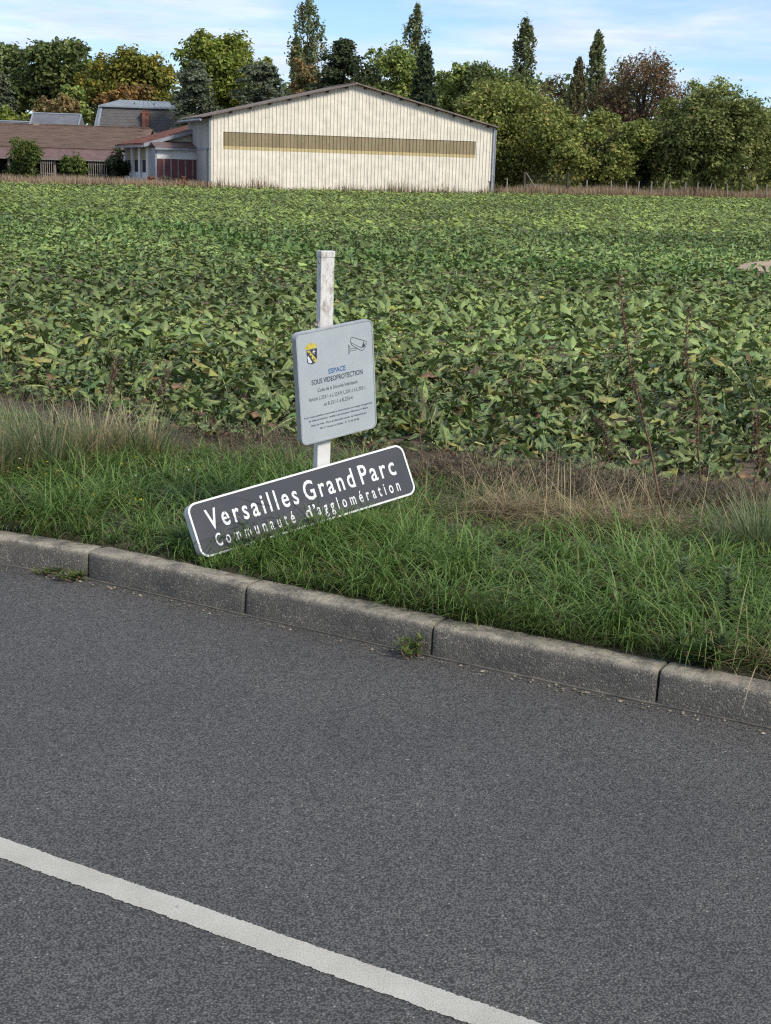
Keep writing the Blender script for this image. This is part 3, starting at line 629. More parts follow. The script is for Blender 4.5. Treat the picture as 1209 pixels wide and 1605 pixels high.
# ------------------------------------------------------------------ beet plants
def leaf_arrays(r, rows=5, cols=(-1, -.24, -.06, .06, .24, 1), pet=3, upright=False, tone=None):
    Lp = r.uniform(.09, .20); Lb = r.uniform(.15, .26); wmax = Lb*r.uniform(.17, .27)
    a0 = r.uniform(.3, .85) if upright else r.uniform(.5, 1.15); a1 = a0+(r.uniform(.5, 1.5) if upright else r.uniform(.7, 2.3))      # lean from vertical
    tot = Lp+Lb; V = []; C = []; F = []; nc = len(cols)
    tn = r.random() if tone is None else tone
    if tn < .71: blade = np.array([.094, .142, .040])*r.uniform(.5, 1.5)*np.array([r.uniform(.85, 1.25), 1, r.uniform(.9, 1.5)])
    elif tn < .91: blade = np.array([.16, .22, .065])*r.uniform(.75, 1.2)
    elif tn < .99: blade = np.array([.27, .27, .07])*r.uniform(.6, 1.1)
    else: blade = np.array([.20, .12, .06])*r.uniform(.6, 1.1)
    rib = np.array([.34, .37, .14])*r.uniform(.65, 1.15) if tn < .99 else blade*1.2
    nrow = pet+rows+1; ts = np.concatenate([np.linspace(0, Lp, pet+1)[:-1], Lp+np.linspace(0, Lb, rows+1)])
    pos = np.zeros(2); ph_ = r.uniform(0, 6.28, 4); prev = 0.0; swy = r.uniform(-.5, .5)
    spine = []; ang = []
    for t_ in ts:
        an = a0+(a1-a0)*(t_/tot)**1.3; pos = pos+(t_-prev)*np.array([math.sin(an), math.cos(an)]); prev = t_; spine.append(pos.copy()); ang.append(an)
    fold = r.uniform(-.7, .9); curl = r.uniform(-1.4, 1.6)
    def pt(k, lat, wv):
        an = ang[k]; nrm = np.array([-math.cos(an), math.sin(an)]); q = spine[k]+nrm*wv
        return (q[0], lat+swy*q[0]**2*.8, q[1])
    for k in range(pet):
        for sgn in (-1, 1): V.append(pt(k, sgn*.008*(1.3-.2*k), 0)); C.append(rib)
        if k: b_ = 2*(k-1); F.append((b_, b_+1, b_+3, b_+2))
    nb = len(V)
    for j in range(rows+1):
        u_ = j/rows; wf = max(.05, math.sin(math.pi*min(1, (u_*.92+.05))**.72)**.8)*wmax if j < rows else wmax*.12
        for ci, c_ in enumerate(cols):
            wave = (.022*math.sin(9*u_+ph_[0]+(2 if c_ > 0 else 0))+.022*math.sin(17*u_+ph_[1]*(1 if c_ > 0 else 2)))*abs(c_)**1.2+.25*curl*c_*wf*u_+fold*abs(c_)*wf*.8*(1 if c_ else 0)+r.normal(0, .008)
            lat = c_*wf*(math.cos(fold)) if abs(c_) > .1 or nc < 6 else math.copysign(.0045*(1.25-u_), c_)
            if abs(c_) == 1: lat *= 1+.16*math.sin(15*u_+ph_[2])
            V.append(pt(pet+j, lat, wave)); e = blade*(1+r.normal(0, .10))*(1+.12*abs(c_))
            C.append((rib*.85 if nc > 4 else blade*.85+rib*.15) if abs(c_) < .15 else (e if not (tn > .91 and j >= rows-1 and r.random() < .5) else np.array([.24, .155, .07])))
    for j in range(rows):
        for ci in range(nc-1): b_ = nb+j*nc+ci; F.append((b_, b_+1, b_+1+nc, b_+nc))
    if pet:
        c0 = [i for i, c_ in enumerate(cols) if abs(c_) < .2]
        if len(c0) >= 2: F.append((2*(pet-1), 2*(pet-1)+1, nb+c0[-1], nb+c0[0]))
    return np.array(V), np.array(F), np.array(C)
lr = np.random.default_rng(5)
HI = [leaf_arrays(lr, tone=(i+.5)/52) for i in range(52)]
HIU = [leaf_arrays(lr, upright=True, tone=lr.uniform(0, .8)) for i in range(10)]
MID = [leaf_arrays(lr, 3, (-1, -.1, .1, 1), 1, tone=(i+.5)/26) for i in range(26)]+[leaf_arrays(lr, 3, (-1, -.1, .1, 1), 1, True, lr.uniform(0, .8)) for i in range(8)]
LOW = [leaf_arrays(lr, 2, (-1, 0.0, 1), 0, tone=(i+.5)/26) for i in range(26)]+[leaf_arrays(lr, 2, (-1, 0.0, 1), 0, True, lr.uniform(0, .8)) for i in range(8)]
FAR = []
for i in range(34):
    V_, F_, C_ = leaf_arrays(lr, 2, (-1, 1), 0, i >= 26, (i+.5)/26 if i < 26 else lr.uniform(0, .8)); FAR.append((V_[[2, 3, 5, 4]]*np.array([1, 1, 1.0])+(V_[[0, 1, 5, 4]]-V_[[2, 3, 5, 4]])*.6, np.array([[0, 1, 2, 3]]), C_[:4]))
rows_n = 0.0; pl = []
ns = np.arange(.12, 112, .42)
for n_ in ns:
    step = .21 if n_ < 45 else .27
    s = np.arange(-75, 70, step); s = s+rng.uniform(-.07, .07, len(s)); p = xy(s, n_+fedge(np.clip(s, -9, 9))+rng.normal(0, .045, len(s)))
    pl.append(p)
pl = np.concatenate(pl)
barnY = 98.6+.352*(pl[:, 0]+12.06)
ok = in_view(pl[:, 0], pl[:, 1], 1.3) & (pl[:, 1] < barnY) & (pl[:, 1] > 2)
dd = ((pl[:, 0]-PATCH[0])/2.3)**2+((pl[:, 1]-PATCH[1])/4.0)**2
ok &= dd > 1+.5*vn(pl[:, 0], pl[:, 1], 1.6, 31)
pl = pl[ok]; ok = rng.random(len(pl)) > np.where(pl[:, 1] > 70, .3, .04); pl = pl[ok]
# regrown brighter lines across the crop (wheel tracks)
trk = np.array([at(-60, 338, 52.)[:2], at(70, 345, 46.)[:2], at(300, 360, 38.)[:2], at(480, 392, 29.5)[:2], at(800, 403, 27.3)[:2], at(1100, 405, 26.)[:2], at(1300, 405, 25.5)[:2]])
def dseg(p, a, b_):
    ab = b_-a; t_ = np.clip(((p-a)@ab)/(ab@ab), 0, 1); return np.linalg.norm(p-(a+t_[:, None]*ab), axis=1)
dtr = np.min([dseg(pl, trk[i], trk[i+1]) for i in range(len(trk)-1)], axis=0)
dist = np.hypot(pl[:, 0], pl[:, 1]); inside = (np.abs(pl[:, 0]) < .282*pl[:, 1]+.05)
order = np.argsort(np.where(inside, pl[:, 1]+.02*np.abs(pl[:, 0]), 1e6)); own = order[:300]
own_set = np.zeros(len(pl), bool); own_set[own] = True
me_hi = [npmesh('beet_leaf', *l, smooth=True) for l in HI]; me_hu = [npmesh('beet_leaf', *l, smooth=True) for l in HIU]
for me in me_hi+me_hu: me.materials.append(M['beet'])
def pick(r_, k): # mostly green, some yellow, few brown
    return int(r_.integers(0, k))
br = np.random.default_rng(17)
root_me = MB().tube([(0, 0, -.05), (0, 0, .0), (0, 0, .035), (0, 0, .05)], [.05, .055, .04, .015], 8).mesh('root_crown', smooth=True)
for q in own:
    x, y = pl[q]; e_ = empty('beet_plant', (x, y, float(gz(x, y))-.01), br.uniform(0, 6.28))
    tag(e_, 'sugar beet plant with drooping crinkled green leaves at the front of the field', 'beet plant', 'sugar beet plants in the front rows of the field')
    nl = int(br.integers(16, 22)); vg = br.uniform(.85, 1.3)*(.8 if sn(pl[q])[1]-fedge(sn(pl[q])[0]) < .4 else 1.0); ph0 = br.uniform(0, 6.28)
    link('root_crown', root_me, M['stem'], e_)
    for k in range(nl):
        inner = k >= nl-3; me = me_hu[int(br.integers(0, 10))] if inner else me_hi[int(br.integers(0, 52))]
        o_ = bpy.data.objects.new('leaf', me); col.objects.link(o_); o_.parent = e_
        o_.rotation_euler = (br.normal(0, .4), br.normal(0, .25), ph0+k*2.4+br.normal(0, .3)); sc_ = vg*br.uniform(.55, .92)*(.85 if inner else 1); o_.scale = (sc_*1.08, sc_*.86, sc_*.92)
# the rest of the crop as one mass
def crop(sel, lib, nl, scale, r_):
    P = pl[sel]; D = dtr[sel]; n = len(P); gzv = gz(P[:, 0], P[:, 1]); out = []
    pid = np.repeat(np.arange(n), nl); N = len(pid); hu = rng.random(N) < .22; bright = (D[pid] < .55+.3*rng.random(N))
    li = np.where(hu | (bright & (rng.random(N) < .6)), 26+rng.integers(0, 8, N), rng.integers(0, 26, N))
    vg = rng.uniform(.78, 1.2, n)[pid]*scale*np.where(P[pid, 1] > 70, 1.2, 1.0)*(1+.12*bright); az = rng.uniform(0, 6.28, N)
    patch = .75+.5*vn(P[:, 0], P[:, 1], .35, 41)[pid]
    for k in range(34):
        m_ = np.where(li == k)[0]
        if not len(m_): continue
        V, F, C = lib[k]; sc_ = (vg[m_]*rng.uniform(.75, 1.1, len(m_)))
        tx = rng.normal(0, .38, len(m_)); ca, sa_ = np.cos(az[m_]), np.sin(az[m_])
        X = V[None, :, 0]*sc_[:, None]; Y_ = V[None, :, 1]*sc_[:, None]; Z = V[None, :, 2]*sc_[:, None]
        Y2 = Y_*np.cos(tx)[:, None]-Z*np.sin(tx)[:, None]; Z2 = Y_*np.sin(tx)[:, None]+Z*np.cos(tx)[:, None]
        W = np.stack([X*ca[:, None]-Y2*sa_[:, None]+P[pid[m_], 0][:, None], X*sa_[:, None]+Y2*ca[:, None]+P[pid[m_], 1][:, None], Z2+gzv[pid[m_]][:, None]-.01], -1)
        cc_ = C[None]*patch[m_][:, None, None]*rng.uniform(.8, 1.2, len(m_))[:, None, None]; cc_ = np.where(bright[m_][:, None, None], cc_*.75+np.array([.022, .05, .008]), cc_)
        out.append((W.reshape(-1, 3), (F[None]+(np.arange(len(m_))*len(V))[:, None, None]).reshape(-1, 4), cc_.reshape(-1, 3)))
    return out
bag = Bag(); Yp = pl[:, 1]
for lib, k_ in ((MID, (1.22, 1.22, 1.08)), (LOW, (1.25, 1.25, 1.08)), (FAR, (1.38, 1.36, 1.12))):
    for V_, F_, C_ in lib: C_ *= np.array(k_)
nearside = ~own_set & (Yp < 21)
for o_ in crop(np.where(nearside)[0], MID, 18, .70, br): bag.add(o_)
for o_ in crop(np.where((Yp >= 21) & (Yp < 42))[0], LOW, 12, .86, br): bag.add(o_)
for o_ in crop(np.where(Yp >= 42)[0], FAR, 10, 1.15, br): bag.add(o_)
print('crop verts', bag.n, 'plants', len(pl))
tag(link('beet_crop', bag.mesh('beet_crop', True), M['beetfar']), 'dense crop of sugar beet covering the field back to the farm', 'crop', kind='stuff')

# ------------------------------------------------------------------ farm buildings
M['cream'] = pm('cream_cladding', (.67, .625, .52), (.69, .645, .54), 1.1, .5, 0, 1.5, spec=.35, streak=(1.2, 1.2, .12))
M['creamflat'] = pm('cream_wall', (.52, .48, .38), (.60, .55, .44), 1, .7, 0, 8)
M['grp'] = pm('yellowed_translucent_sheet', (.215, .172, .095), (.29, .235, .14), 1.2, .5, 0, 9, streak=(1, 1, .3))
M['grplow'] = pm('amber_lap', (.44, .35, .17), (.52, .43, .23), 2, .5, 0, 9)
M['roofsheet'] = pm('weathered_roof_sheet', (.12, .095, .08), (.21, .17, .145), 1.5, .85, .01, 9)
M['concrete'] = pm('grey_concrete', (.30, .295, .265), (.40, .395, .36), .9, .9, .01, 12, streak=(1, 1, .3))
M['darkwood'] = pm('dark_timber', (.03, .026, .022), (.06, .05, .042), 4, .9, 0, 20)
M['greywood'] = pm('grey_timber', (.16, .14, .12), (.30, .27, .235), 6, .9, 0, 30)
M['maroon'] = pm('maroon_paint', (.10, .028, .038), (.15, .045, .052), 2, .6, 0, 14)
M['maroonroof'] = pm('maroon_sheet_roof', (.11, .066, .062), (.16, .098, .09), 2, .7, 0, 14)
M['zinc'] = pm('zinc_roof', (.20, .23, .26), (.28, .31, .34), 1.2, .5, 0, 9, metal=.2)
M['slate'] = pm('weathered_slate', (.075, .072, .072), (.13, .124, .12), 1.1, .8, .01, 5, vary=.10)
M['slate2'] = pm('blue_slate', (.10, .105, .12), (.15, .155, .17), 1.1, .8, .01, 8)
M['tile'] = pm('brown_roof_tile', (.085, .055, .043), (.165, .11, .083), 1.6, .85, .02, 7, vary=.13)
M['redtile'] = pm('red_roof_tile', (.13, .045, .028), (.23, .09, .055), 2.2, .85, .02, 8, vary=.22)
M['brick'] = pm('red_brick', (.20, .075, .05), (.30, .13, .085), 6, .85, .01, 25, vary=.22)
M['gutter'] = pm('grey_gutter', (.22, .24, .27), (.32, .34, .37), 3, .5, 0, 20, metal=.3)
M['whitewall'] = pm('white_render', (.55, .55, .53), (.68, .68, .66), 1.5, .85, 0, 15)
M['darkin'] = pm('dark_interior', (.012, .011, .010), (.025, .022, .02), 2, .95)
M['ochre'] = pm('ochre_render', (.24, .20, .12), (.32, .27, .165), 2, .9, 0, 14)
def at_h(px, py, Y): return at(px, py, Y)
BYAW = math.radians(19.4); BO = at(331, 282, 100.0)[:2]; bu = np.array([math.cos(BYAW), math.sin(BYAW)]); bv = np.array([-bu[1], bu[0]])
def bxy(t, d): return BO+bu*t+bv*d
BZ = .36
barn = empty('barn', (BO[0], BO[1], BZ), BYAW)
tag(barn, 'large cream metal clad barn with low pitched roof behind the field', 'barn')
BW, BD = 21.1, 7.6; EH, PK = 4.93, 7.45; MID_ = 10.35
def roofz(t): return EH+(PK-EH)*(t/MID_ if t < MID_ else (BW-t)/(BW-MID_))
MB().prism([(0.05, 0), (BW-.05, 0), (BW-.05, EH-.12), (MID_, PK-.14), (.05, EH-.12)], .10, BD).build('wall', M['creamflat'], barn)
pitch_ = .262
def prof_y(t):
    u = (t % pitch_)/pitch_
    for a, b_, c_, d_ in ((0, .62, 0, 0), (.62, .70, 0, 1), (.70, .92, 1, 1), (.92, 1.0001, 1, 0)):
        if a <= u < b_: return -.045*(c_+(d_-c_)*(u-a)/(b_-a))
    return 0
def sheet(name, t0, t1, zf0, zf1, mat, dy=0.0):
    bp = [t0, t1]; k0 = int(t0/pitch_)-1
    for k in range(k0, int(t1/pitch_)+2):
        for u in (0, .62, .70, .92): 
            x = (k+u)*pitch_
            if t0+1e-4 < x < t1-1e-4: bp.append(x)
    bp = sorted(bp); n = len(bp); v = []
    for x in bp: v.append((x, prof_y(x)+.03+dy, zf0(x)))
    for x in bp: v.append((x, prof_y(x)+.03+dy, zf1(x)))
    if t0 < MID_ < t1: pass
    return MB().add(v, [(i, i+1, n+i+1, n+i) for i in range(n-1)]).build(name, mat, barn)
edges = [0.0, .853]+[.853+18.88*i/18 for i in range(1, 19)]+[BW]
ZS0, ZS1 = 3.1-BZ-.06, 4.28-BZ-.06
for i, (a, b_) in enumerate(zip(edges[:-1], edges[1:])):
    a += .004; b_ -= .004
    if i in (0, len(edges)-2):
        z0 = (lambda x: 1.05 if x > BW-.28 else .0)
        sheet('cladding_sheet', a, b_, z0, lambda x: roofz(x)-.03, M['cream']); continue
    sheet('cladding_sheet', a, b_, lambda x: 0.0, lambda x: ZS0, M['cream'])
    sheet('translucent_sheet', a, b_, lambda x: ZS0+.24, lambda x: ZS1, M['grp'], .035)
    sheet('amber_strip', a, b_, lambda x: ZS0+.004, lambda x: ZS0+.236, M['grplow'], .02)
    sheet('cladding_sheet', a, b_, lambda x: ZS1+.004, lambda x: roofz(x)-.03, M['cream'])
for sgn, (ta, za, tb_, zb_) in enumerate(((-.75, roofz(0)-.75*(PK-EH)/MID_, MID_, PK), (MID_, PK, BW+.2, roofz(BW)-.2*(PK-EH)/(BW-MID_)))):
    mb = MB(); th = .07; mb.hexa([(ta, -.35, za), (tb_, -.35, zb_), (tb_, BD+.3, zb_), (ta, BD+.3, za), (ta, -.35, za+th), (tb_, -.35, zb_+th), (tb_, BD+.3, zb_+th), (ta, BD+.3, za+th)])
    mb.build('roof_slope', M['roofsheet'], barn)
    n_p = 8
    for k in range(n_p):
        u = (k+.5)/n_p; tx = ta+(tb_-ta)*u; tz = za+(zb_-za)*u
        MB().box(tx-.07, tx+.07, -.26, .0, tz-.16, tz-.012).build('purlin', M['darkwood'], barn)
    mb = MB(); mb.hexa([(ta, -.41, za-.01), (tb_, -.41, zb_-.01), (tb_, -.354, zb_-.01), (ta, -.354, za-.01), (ta, -.41, za+.09), (tb_, -.41, zb_+.09), (tb_, -.354, zb_+.09), (ta, -.354, za+.09)]); mb.build('verge_board', M['roofsheet'], barn)
MB().tube([(MID_, -.38, PK+.09), (MID_, BD+.25, PK+.09)], .05, 8).build('ridge_cap', M['roofsheet'], barn)
# left side wall: concrete with sliding doors
MB().box(-.10, .04, .06, BD, 2.75, EH-.2).build('side_panel', M['concrete'], barn)
MB().box(-.13, .03, .06, BD, 0, 2.6).build('side_panel', M['concrete'], barn)
MB().box(-.22, -.10, .4, BD-.3, 2.6, 2.75).build('door_rail', M['gutter'], barn)
for y0, y1 in ((.5, 2.2), (2.26, 4.0)): MB().box(-.21, -.135, y0, y1, .05, 2.58).build('sliding_door', M['concrete'], barn)
MB().box(-.215, -.135, 5.0, 5.7, .95, 1.7).build('hatch', M['darkin'], barn)
MB().tube([(-.12, -.03, .1), (-.12, -.03, EH-.3)], .06, 8).build('downpipe', M['gutter'], barn)
MB().tube([(-.8, -.3, EH-.33), (-.8, BD+.2, EH-.33)], .08, 8).build('gutter', M['gutter'], barn)
MB().box(BW-.02, BW+.12, -.08, .06, 0, EH-.05).build('corner_trim', M['gutter'], barn)
MB().tube([(BW+.17, -.06, .1), (BW+.17, -.06, EH-.2)], .05, 8).build('downpipe', M['gutter'], barn)

# shed with red tiles beside the barn
SO = at(234.5, 282, 105.2)[:2]; shed = empty('tile_roofed_shed', (SO[0], SO[1], BZ-.05), BYAW)
tag(shed, 'small shed with red tiled roof, pale pillars and maroon doors beside the barn', 'shed')
eh = 3.05; sl_ = .30
RX1 = 6.0
def rz_(x): return eh+sl_*x
mb = MB(); mb.hexa([(-.5, -.5, rz_(-.5)), (RX1, -.5, rz_(RX1)), (RX1, 12.2, rz_(RX1)), (-.5, 12.2, rz_(-.5)), (-.5, -.5, rz_(-.5)+.10), (RX1, -.5, rz_(RX1)+.10), (RX1, 12.2, rz_(RX1)+.10), (-.5, 12.2, rz_(-.5)+.10)]); roof = mb.build('roof', M['redtile'], shed)
tl = MB(); tl.box(0, .30, 0, .40, 0, .035); tme = tl.mesh('tile')
for ix in range(20):
    for iy in range(14):
        x = -.45+ix*.31; y = -.48+iy*.9
        o_ = link('tile', tme, M['redtile'], roof, loc=(x, y, rz_(x)+.115+random.uniform(0, .012)), rot=(0, -math.atan(sl_)+.05, 0)); o_.scale = (1.08, 2.2, 1)
mb = MB(); mb.hexa([(-.5, -.62, rz_(-.5)-.14), (RX1, -.62, rz_(RX1)-.14), (RX1, -.51, rz_(RX1)-.14), (-.5, -.51, rz_(-.5)-.14), (-.5, -.62, rz_(-.5)+.12), (RX1, -.62, rz_(RX1)+.12), (RX1, -.51, rz_(RX1)+.12), (-.5, -.51, rz_(-.5)+.12)]); mb.build('verge_board', M['gutter'], shed)
MB().prism([(0.05, 0), (5.9, 0), (5.9, rz_(5.9)-.05), (0.05, rz_(.05)-.05)], -.1, .02).build('gable_wall', M['creamflat'], shed)
MB().box(-.62, -.5, -.5, 12.2, eh-.30, eh-.16).build('gutter', M['gutter'], shed)
for y0 in (.1, 3.6, 7.2, 10.6): MB().box(-.12, .22, y0, y0+.75, 0, eh-.12).build('pillar', M['whitewall'], shed, bevel=.02)
for y0, y1 in ((.9, 3.55), (4.4, 7.15), (8.0, 10.5)):
    MB().box(.06, .2, y0, y1, .0, .95).build('low_wall', M['whitewall'], shed)
    MB().box(.09, .2, y0, y1, .955, 1.85).build('dark_opening', M['darkin'], shed)
    MB().box(.05, .2, y0, y1, 1.855, eh-.15).build('upper_panel', M['ochre'], shed)
MB().box(-.1, .3, .05, 11.4, eh-.22, eh-.125).build('lintel_beam', M['darkwood'], shed)
# lean-to with maroon doors in front of the gable
mb = MB(); mb.hexa([(.0, -2.5, 2.72), (5., -2.5, 2.72), (5., -.15, 3.15), (.0, -.15, 3.15), (.0, -2.5, 2.80), (5., -2.5, 2.80), (5., -.15, 3.23), (.0, -.15, 3.23)]); mb.build('lean_to_roof', M['maroonroof'], shed)
MB().box(.1, 4.9, -2.3, -2.12, 1.98, 2.66).build('door_head_panel', M['whitewall'], shed)
MB().box(.0, 5.0, -2.62, -2.5, 2.60, 2.74).build('gutter', M['gutter'], shed)
MB().box(.02, .16, -2.32, -.2, 0, 2.7).build('lean_to_side', M['gutter'], shed)
for k in range(9):
    x = .2+k*.52; MB().box(x, x+.36, -2.34, -2.25, .05, 1.97).build('door_panel', M['maroon'], shed)
    MB().box(x+.375, x+.505, -2.31, -2.2, .02, 1.97).build('door_stile', M['greywood'], shed)
    MB().box(x+.0, x+.36, -2.37, -2.343, .78, .88).build('door_rail', M['maroon'], shed)

# long open-fronted outbuilding
LY = 119.0; l0 = at(-90, 281, LY); ridge = at(60, 196, LY+4.2); r_z = float(ridge[2]); e_z = float(at(60, 231, LY)[2]); f_z = float(at(60, 247, LY-1.9)[2]); LX0 = float(l0[0]); LX1 = float(at(226, 250, LY)[0]); LB = .35
lng = empty('outbuilding', (LX0, LY, LB), 0.0); tag(lng, 'long low outbuilding with brown tiled roof and dark open front behind bushes', 'outbuilding')
LL = LX1-LX0; rz0, ez0, fz0 = r_z-LB, e_z-LB, f_z-LB
def slope(mbx, x0, x1, ya, za, yb, zb2, th): return mbx.hexa([(x0, ya, za-th), (x1, ya, za-th), (x1, yb, zb2-th), (x0, yb, zb2-th), (x0, ya, za), (x1, ya, za), (x1, yb, zb2), (x0, yb, zb2)])
roof = slope(MB(), 0, LL, 0, ez0, 4.2, rz0, .12).build('roof', M['tile'], lng)
slope(MB(), 0, LL, 8.6, ez0, 4.2, rz0, .12).build('roof', M['tile'], lng)
n_c = 13
tme = MB().box(0, .776, 0, .37, 0, .025).mesh('tile')
for iy in range(n_c):
    for ix in range(int(LL/.78)-1):
        u = iy/n_c; yy = u*4.2; zz = ez0+(rz0-ez0)*u
        o_ = link('tile', tme, M['tile'], roof, loc=(ix*.78+random.uniform(0, .01)+(iy % 2)*.39, yy, zz+.012+random.uniform(0, .02)), rot=(math.atan2(rz0-ez0, 4.2)-.035, 0, random.uniform(-.006, .006)))
for ix in range(int(LL/.55)): MB().box(ix*.55, ix*.55+.5, 4.08, 4.32, rz0-.03, rz0+.10+random.uniform(0, .04)).build('ridge_tile', M['tile'] if random.random() < .93 else M['ochre'], lng)
slope(MB(), 0, LL-1.2, -1.9, fz0, -.02, ez0-.06, .06).build('lean_to_roof', M['maroonroof'], lng)
MB().box(0, LL, 2.5, 2.7, 0, ez0+.3).build('back_wall', M['darkin'], lng)
MB().box(0, LL-1.2, -1.98, -1.9, fz0-.14, fz0-.02).build('gutter', M['greywood'], lng)
for k in range(9):
    x = .3+k*(LL-1.8)/8; MB().box(x, x+.18, -1.7, -1.52, 0, fz0-.03).build('post', M['greywood'], lng)
for (pa, pb) in ((64, 84), (139, 170)):
    xa = float(at(pa, 270, LY-1.8)[0])-LX0; xb = float(at(pb, 270, LY-1.8)[0])-LX0; n_ = max(4, int((xb-xa)/.17))
    for k in range(n_): x = xa+(xb-xa)*k/n_; MB().box(x, x+.06, -1.85, -1.8, .1, 1.75+random.uniform(-.1, .1)).build('slat', M['greywood'], lng)
    for zz in (.5, 1.35): MB().box(xa, xb, -1.8, -1.76, zz, zz+.09).build('slat_rail', M['greywood'], lng)

# mansard house
HY = 133.0; mb = MB()
def HP(px, py, Y=HY): return at(px, py, Y)
hA = HP(151, 205); hB = HP(291, 205); hyaw = math.radians(9); house = empty('mansard_house', (hA[0], HY, .4), hyaw)
tag(house, 'house with steep slate mansard roof, zinc top and brick chimney behind the outbuilding', 'house')
hw = float(hB[0]-hA[0])/math.cos(hyaw)*1.04; hd = 6.5; zb_ = float(HP(200, 205)[2])-.4; zk = float(HP(200, 168)[2])-.4; zt_ = float(HP(200, 154)[2])-.4; ins = .62
MB().box(.1, hw-.1, .1, hd-.1, 0, zb_).build('wall', M['whitewall'], house)
mans = MB().hexa([(0, 0, zb_), (hw, 0, zb_), (hw, hd, zb_), (0, hd, zb_), (ins*.7, ins, zk), (hw-ins*.7, ins, zk), (hw-ins*.7, hd-ins, zk), (ins*.7, hd-ins, zk)]).build('mansard_roof', M['slate'], house)
cme = MB().box(0, .46, 0, .03, 0, .26).mesh('slate')
nrw = int((zk-zb_)/.235)
for iy in range(nrw):
    u = iy/nrw; x0 = ins*.7*u; x1 = hw-ins*.7*u; yy = ins*u; zz = zb_+(zk-zb_)*u
    for ix in range(int((x1-x0-.30)/.462)):
        link('slate', cme, M['slate'], mans, loc=(x0+.03+ix*.462+(iy % 2)*.231, yy-.045+random.uniform(0, .012), zz), rot=(-math.atan2(ins, zk-zb_)-.03, 0, 0))
MB().hexa([(-.02, -.05, zb_-.1), (.2, -.07, zb_-.1), (.2, .2, zb_-.1), (-.02, .2, zb_-.1), (ins*.7-.05, ins-.08, zk), (ins*.7+.14, ins-.08, zk), (ins*.7+.14, ins+.1, zk), (ins*.7-.05, ins+.1, zk)]).build('hip_flashing', M['zinc'], house)
MB().hexa([(hw-.16, -.07, zb_-.1), (hw+.02, -.05, zb_-.1), (hw+.02, .2, zb_-.1), (hw-.16, .2, zb_-.1), (hw-ins*.7-.12, ins-.08, zk), (hw-ins*.7+.05, ins-.08, zk), (hw-ins*.7+.05, ins+.1, zk), (hw-ins*.7-.12, ins+.1, zk)]).build('hip_flashing', M['zinc'], house)
MB().hexa([(-.32, .6, zb_), (-.02, .25, zb_), (-.02, hd-.5, zb_), (-.32, hd-.8, zb_), (ins*.7-.28, ins+.3, zk-.05), (ins*.7-.04, ins+.1, zk-.05), (ins*.7-.04, hd-ins-.2, zk-.05), (ins*.7-.28, hd-ins-.5, zk-.05)]).build('gable_dormer', M['whitewall'], house)
MB().box(ins*.7-.25, hw-ins*.7+.25, ins-.25, hd-ins+.25, zk+.003, zk+.13).build('cornice', M['zinc'], house)
tp = MB().hexa([(ins*.7-.2, ins-.2, zk+.133), (hw-ins*.7+.2, ins-.2, zk+.133), (hw-ins*.7+.2, hd-ins+.2, zk+.133), (ins*.7-.2, hd-ins+.2, zk+.133), (2.0, hd/2-.1, zt_), (hw-2.1, hd/2-.1, zt_), (hw-2.1, hd/2+.1, zt_), (2.0, hd/2+.1, zt_)]).build('zinc_roof', M['zinc'], house)
for k in range(15):
    u = (k+.5)/15; xb0 = ins*.7-.2+(hw-1.4*ins+.4)*u; xt = 2.0+(hw-4.1)*u
    MB().tube([(xb0, ins-.22, zk+.14), (xt, hd/2-.1, zt_+.01)], .035, 4).build('seam', M['zinc'], tp)
for k in (.32, .72): MB().tube([(2+(hw-4.1)*k, 1.4, zk+.33), (2+(hw-4.1)*k, 1.4, zk+.55)], .07, 6).build('vent_pipe', M['slate'], house)
cxx = 4.15; ch = MB().box(cxx, cxx+.62, -.12, .5, zb_-.2, zb_+1.62).build('chimney', M['brick'], house)
bme = MB().box(0, .29, 0, .02, 0, .085).mesh('brick')
for iy in range(17):
    for ix in range(2): link('brick', bme, M['brick'], ch, loc=(cxx+.01+ix*.305, -.138, zb_-.15+iy*.105))
MB().box(cxx-.05, cxx+.67, -.17, .55, zb_+1.62, zb_+1.74).build('chimney_cap', M['brick'], house)
for k in (.15, .42): MB().tube([(cxx+k, .2, zb_+1.74), (cxx+k, .2, zb_+1.95)], .085, 8).build('chimney_pot', M['redtile'], house)

def slate_wing(pa, pb, ytop, Y, label):
    a = at(pa, ytop, Y); b_ = at(pb, ytop, Y); L_ = float(b_[0]-a[0]); zt2 = float((a[2]+b_[2])/2); e_ = empty('slate_roofed_wing', (a[0], Y-2.6, .4)); tag(e_, label, 'building')
    z2 = zt2-.4; z1 = z2-2.0
    MB().box(.1, L_-.1, .1, 5.1, 0, z1).build('wall', M['whitewall'], e_)
    rf = MB().prism([(0, 0), (0, 0), (0, 0)], 0, 0) if 0 else MB().add([(0, 0, z1), (L_, 0, z1), (L_, 5.2, z1), (0, 5.2, z1), (0, 2.6, z2), (L_, 2.6, z2)], [(0, 1, 5, 4), (2, 3, 4, 5), (1, 2, 5), (3, 0, 4), (3, 2, 1, 0)]).build('roof', M['slate2'], e_)
    MB().tube([(0, 2.6, z2+.02), (L_, 2.6, z2+.02)], .09, 6).build('ridge_cap', M['zinc'], e_)
    for x in (.05, L_-.05): MB().tube([(x, -.02, z1), (x, 2.6, z2+.04)], .08, 6).build('verge_strip', M['zinc'], e_)
slate_wing(51, 128, 178.5, 131.0, 'slate roofed wing with pale ridge touching the mansard house')
slate_wing(-70, 50, 189.5, 132.0, 'lower slate roofed wing farther from the mansard house')

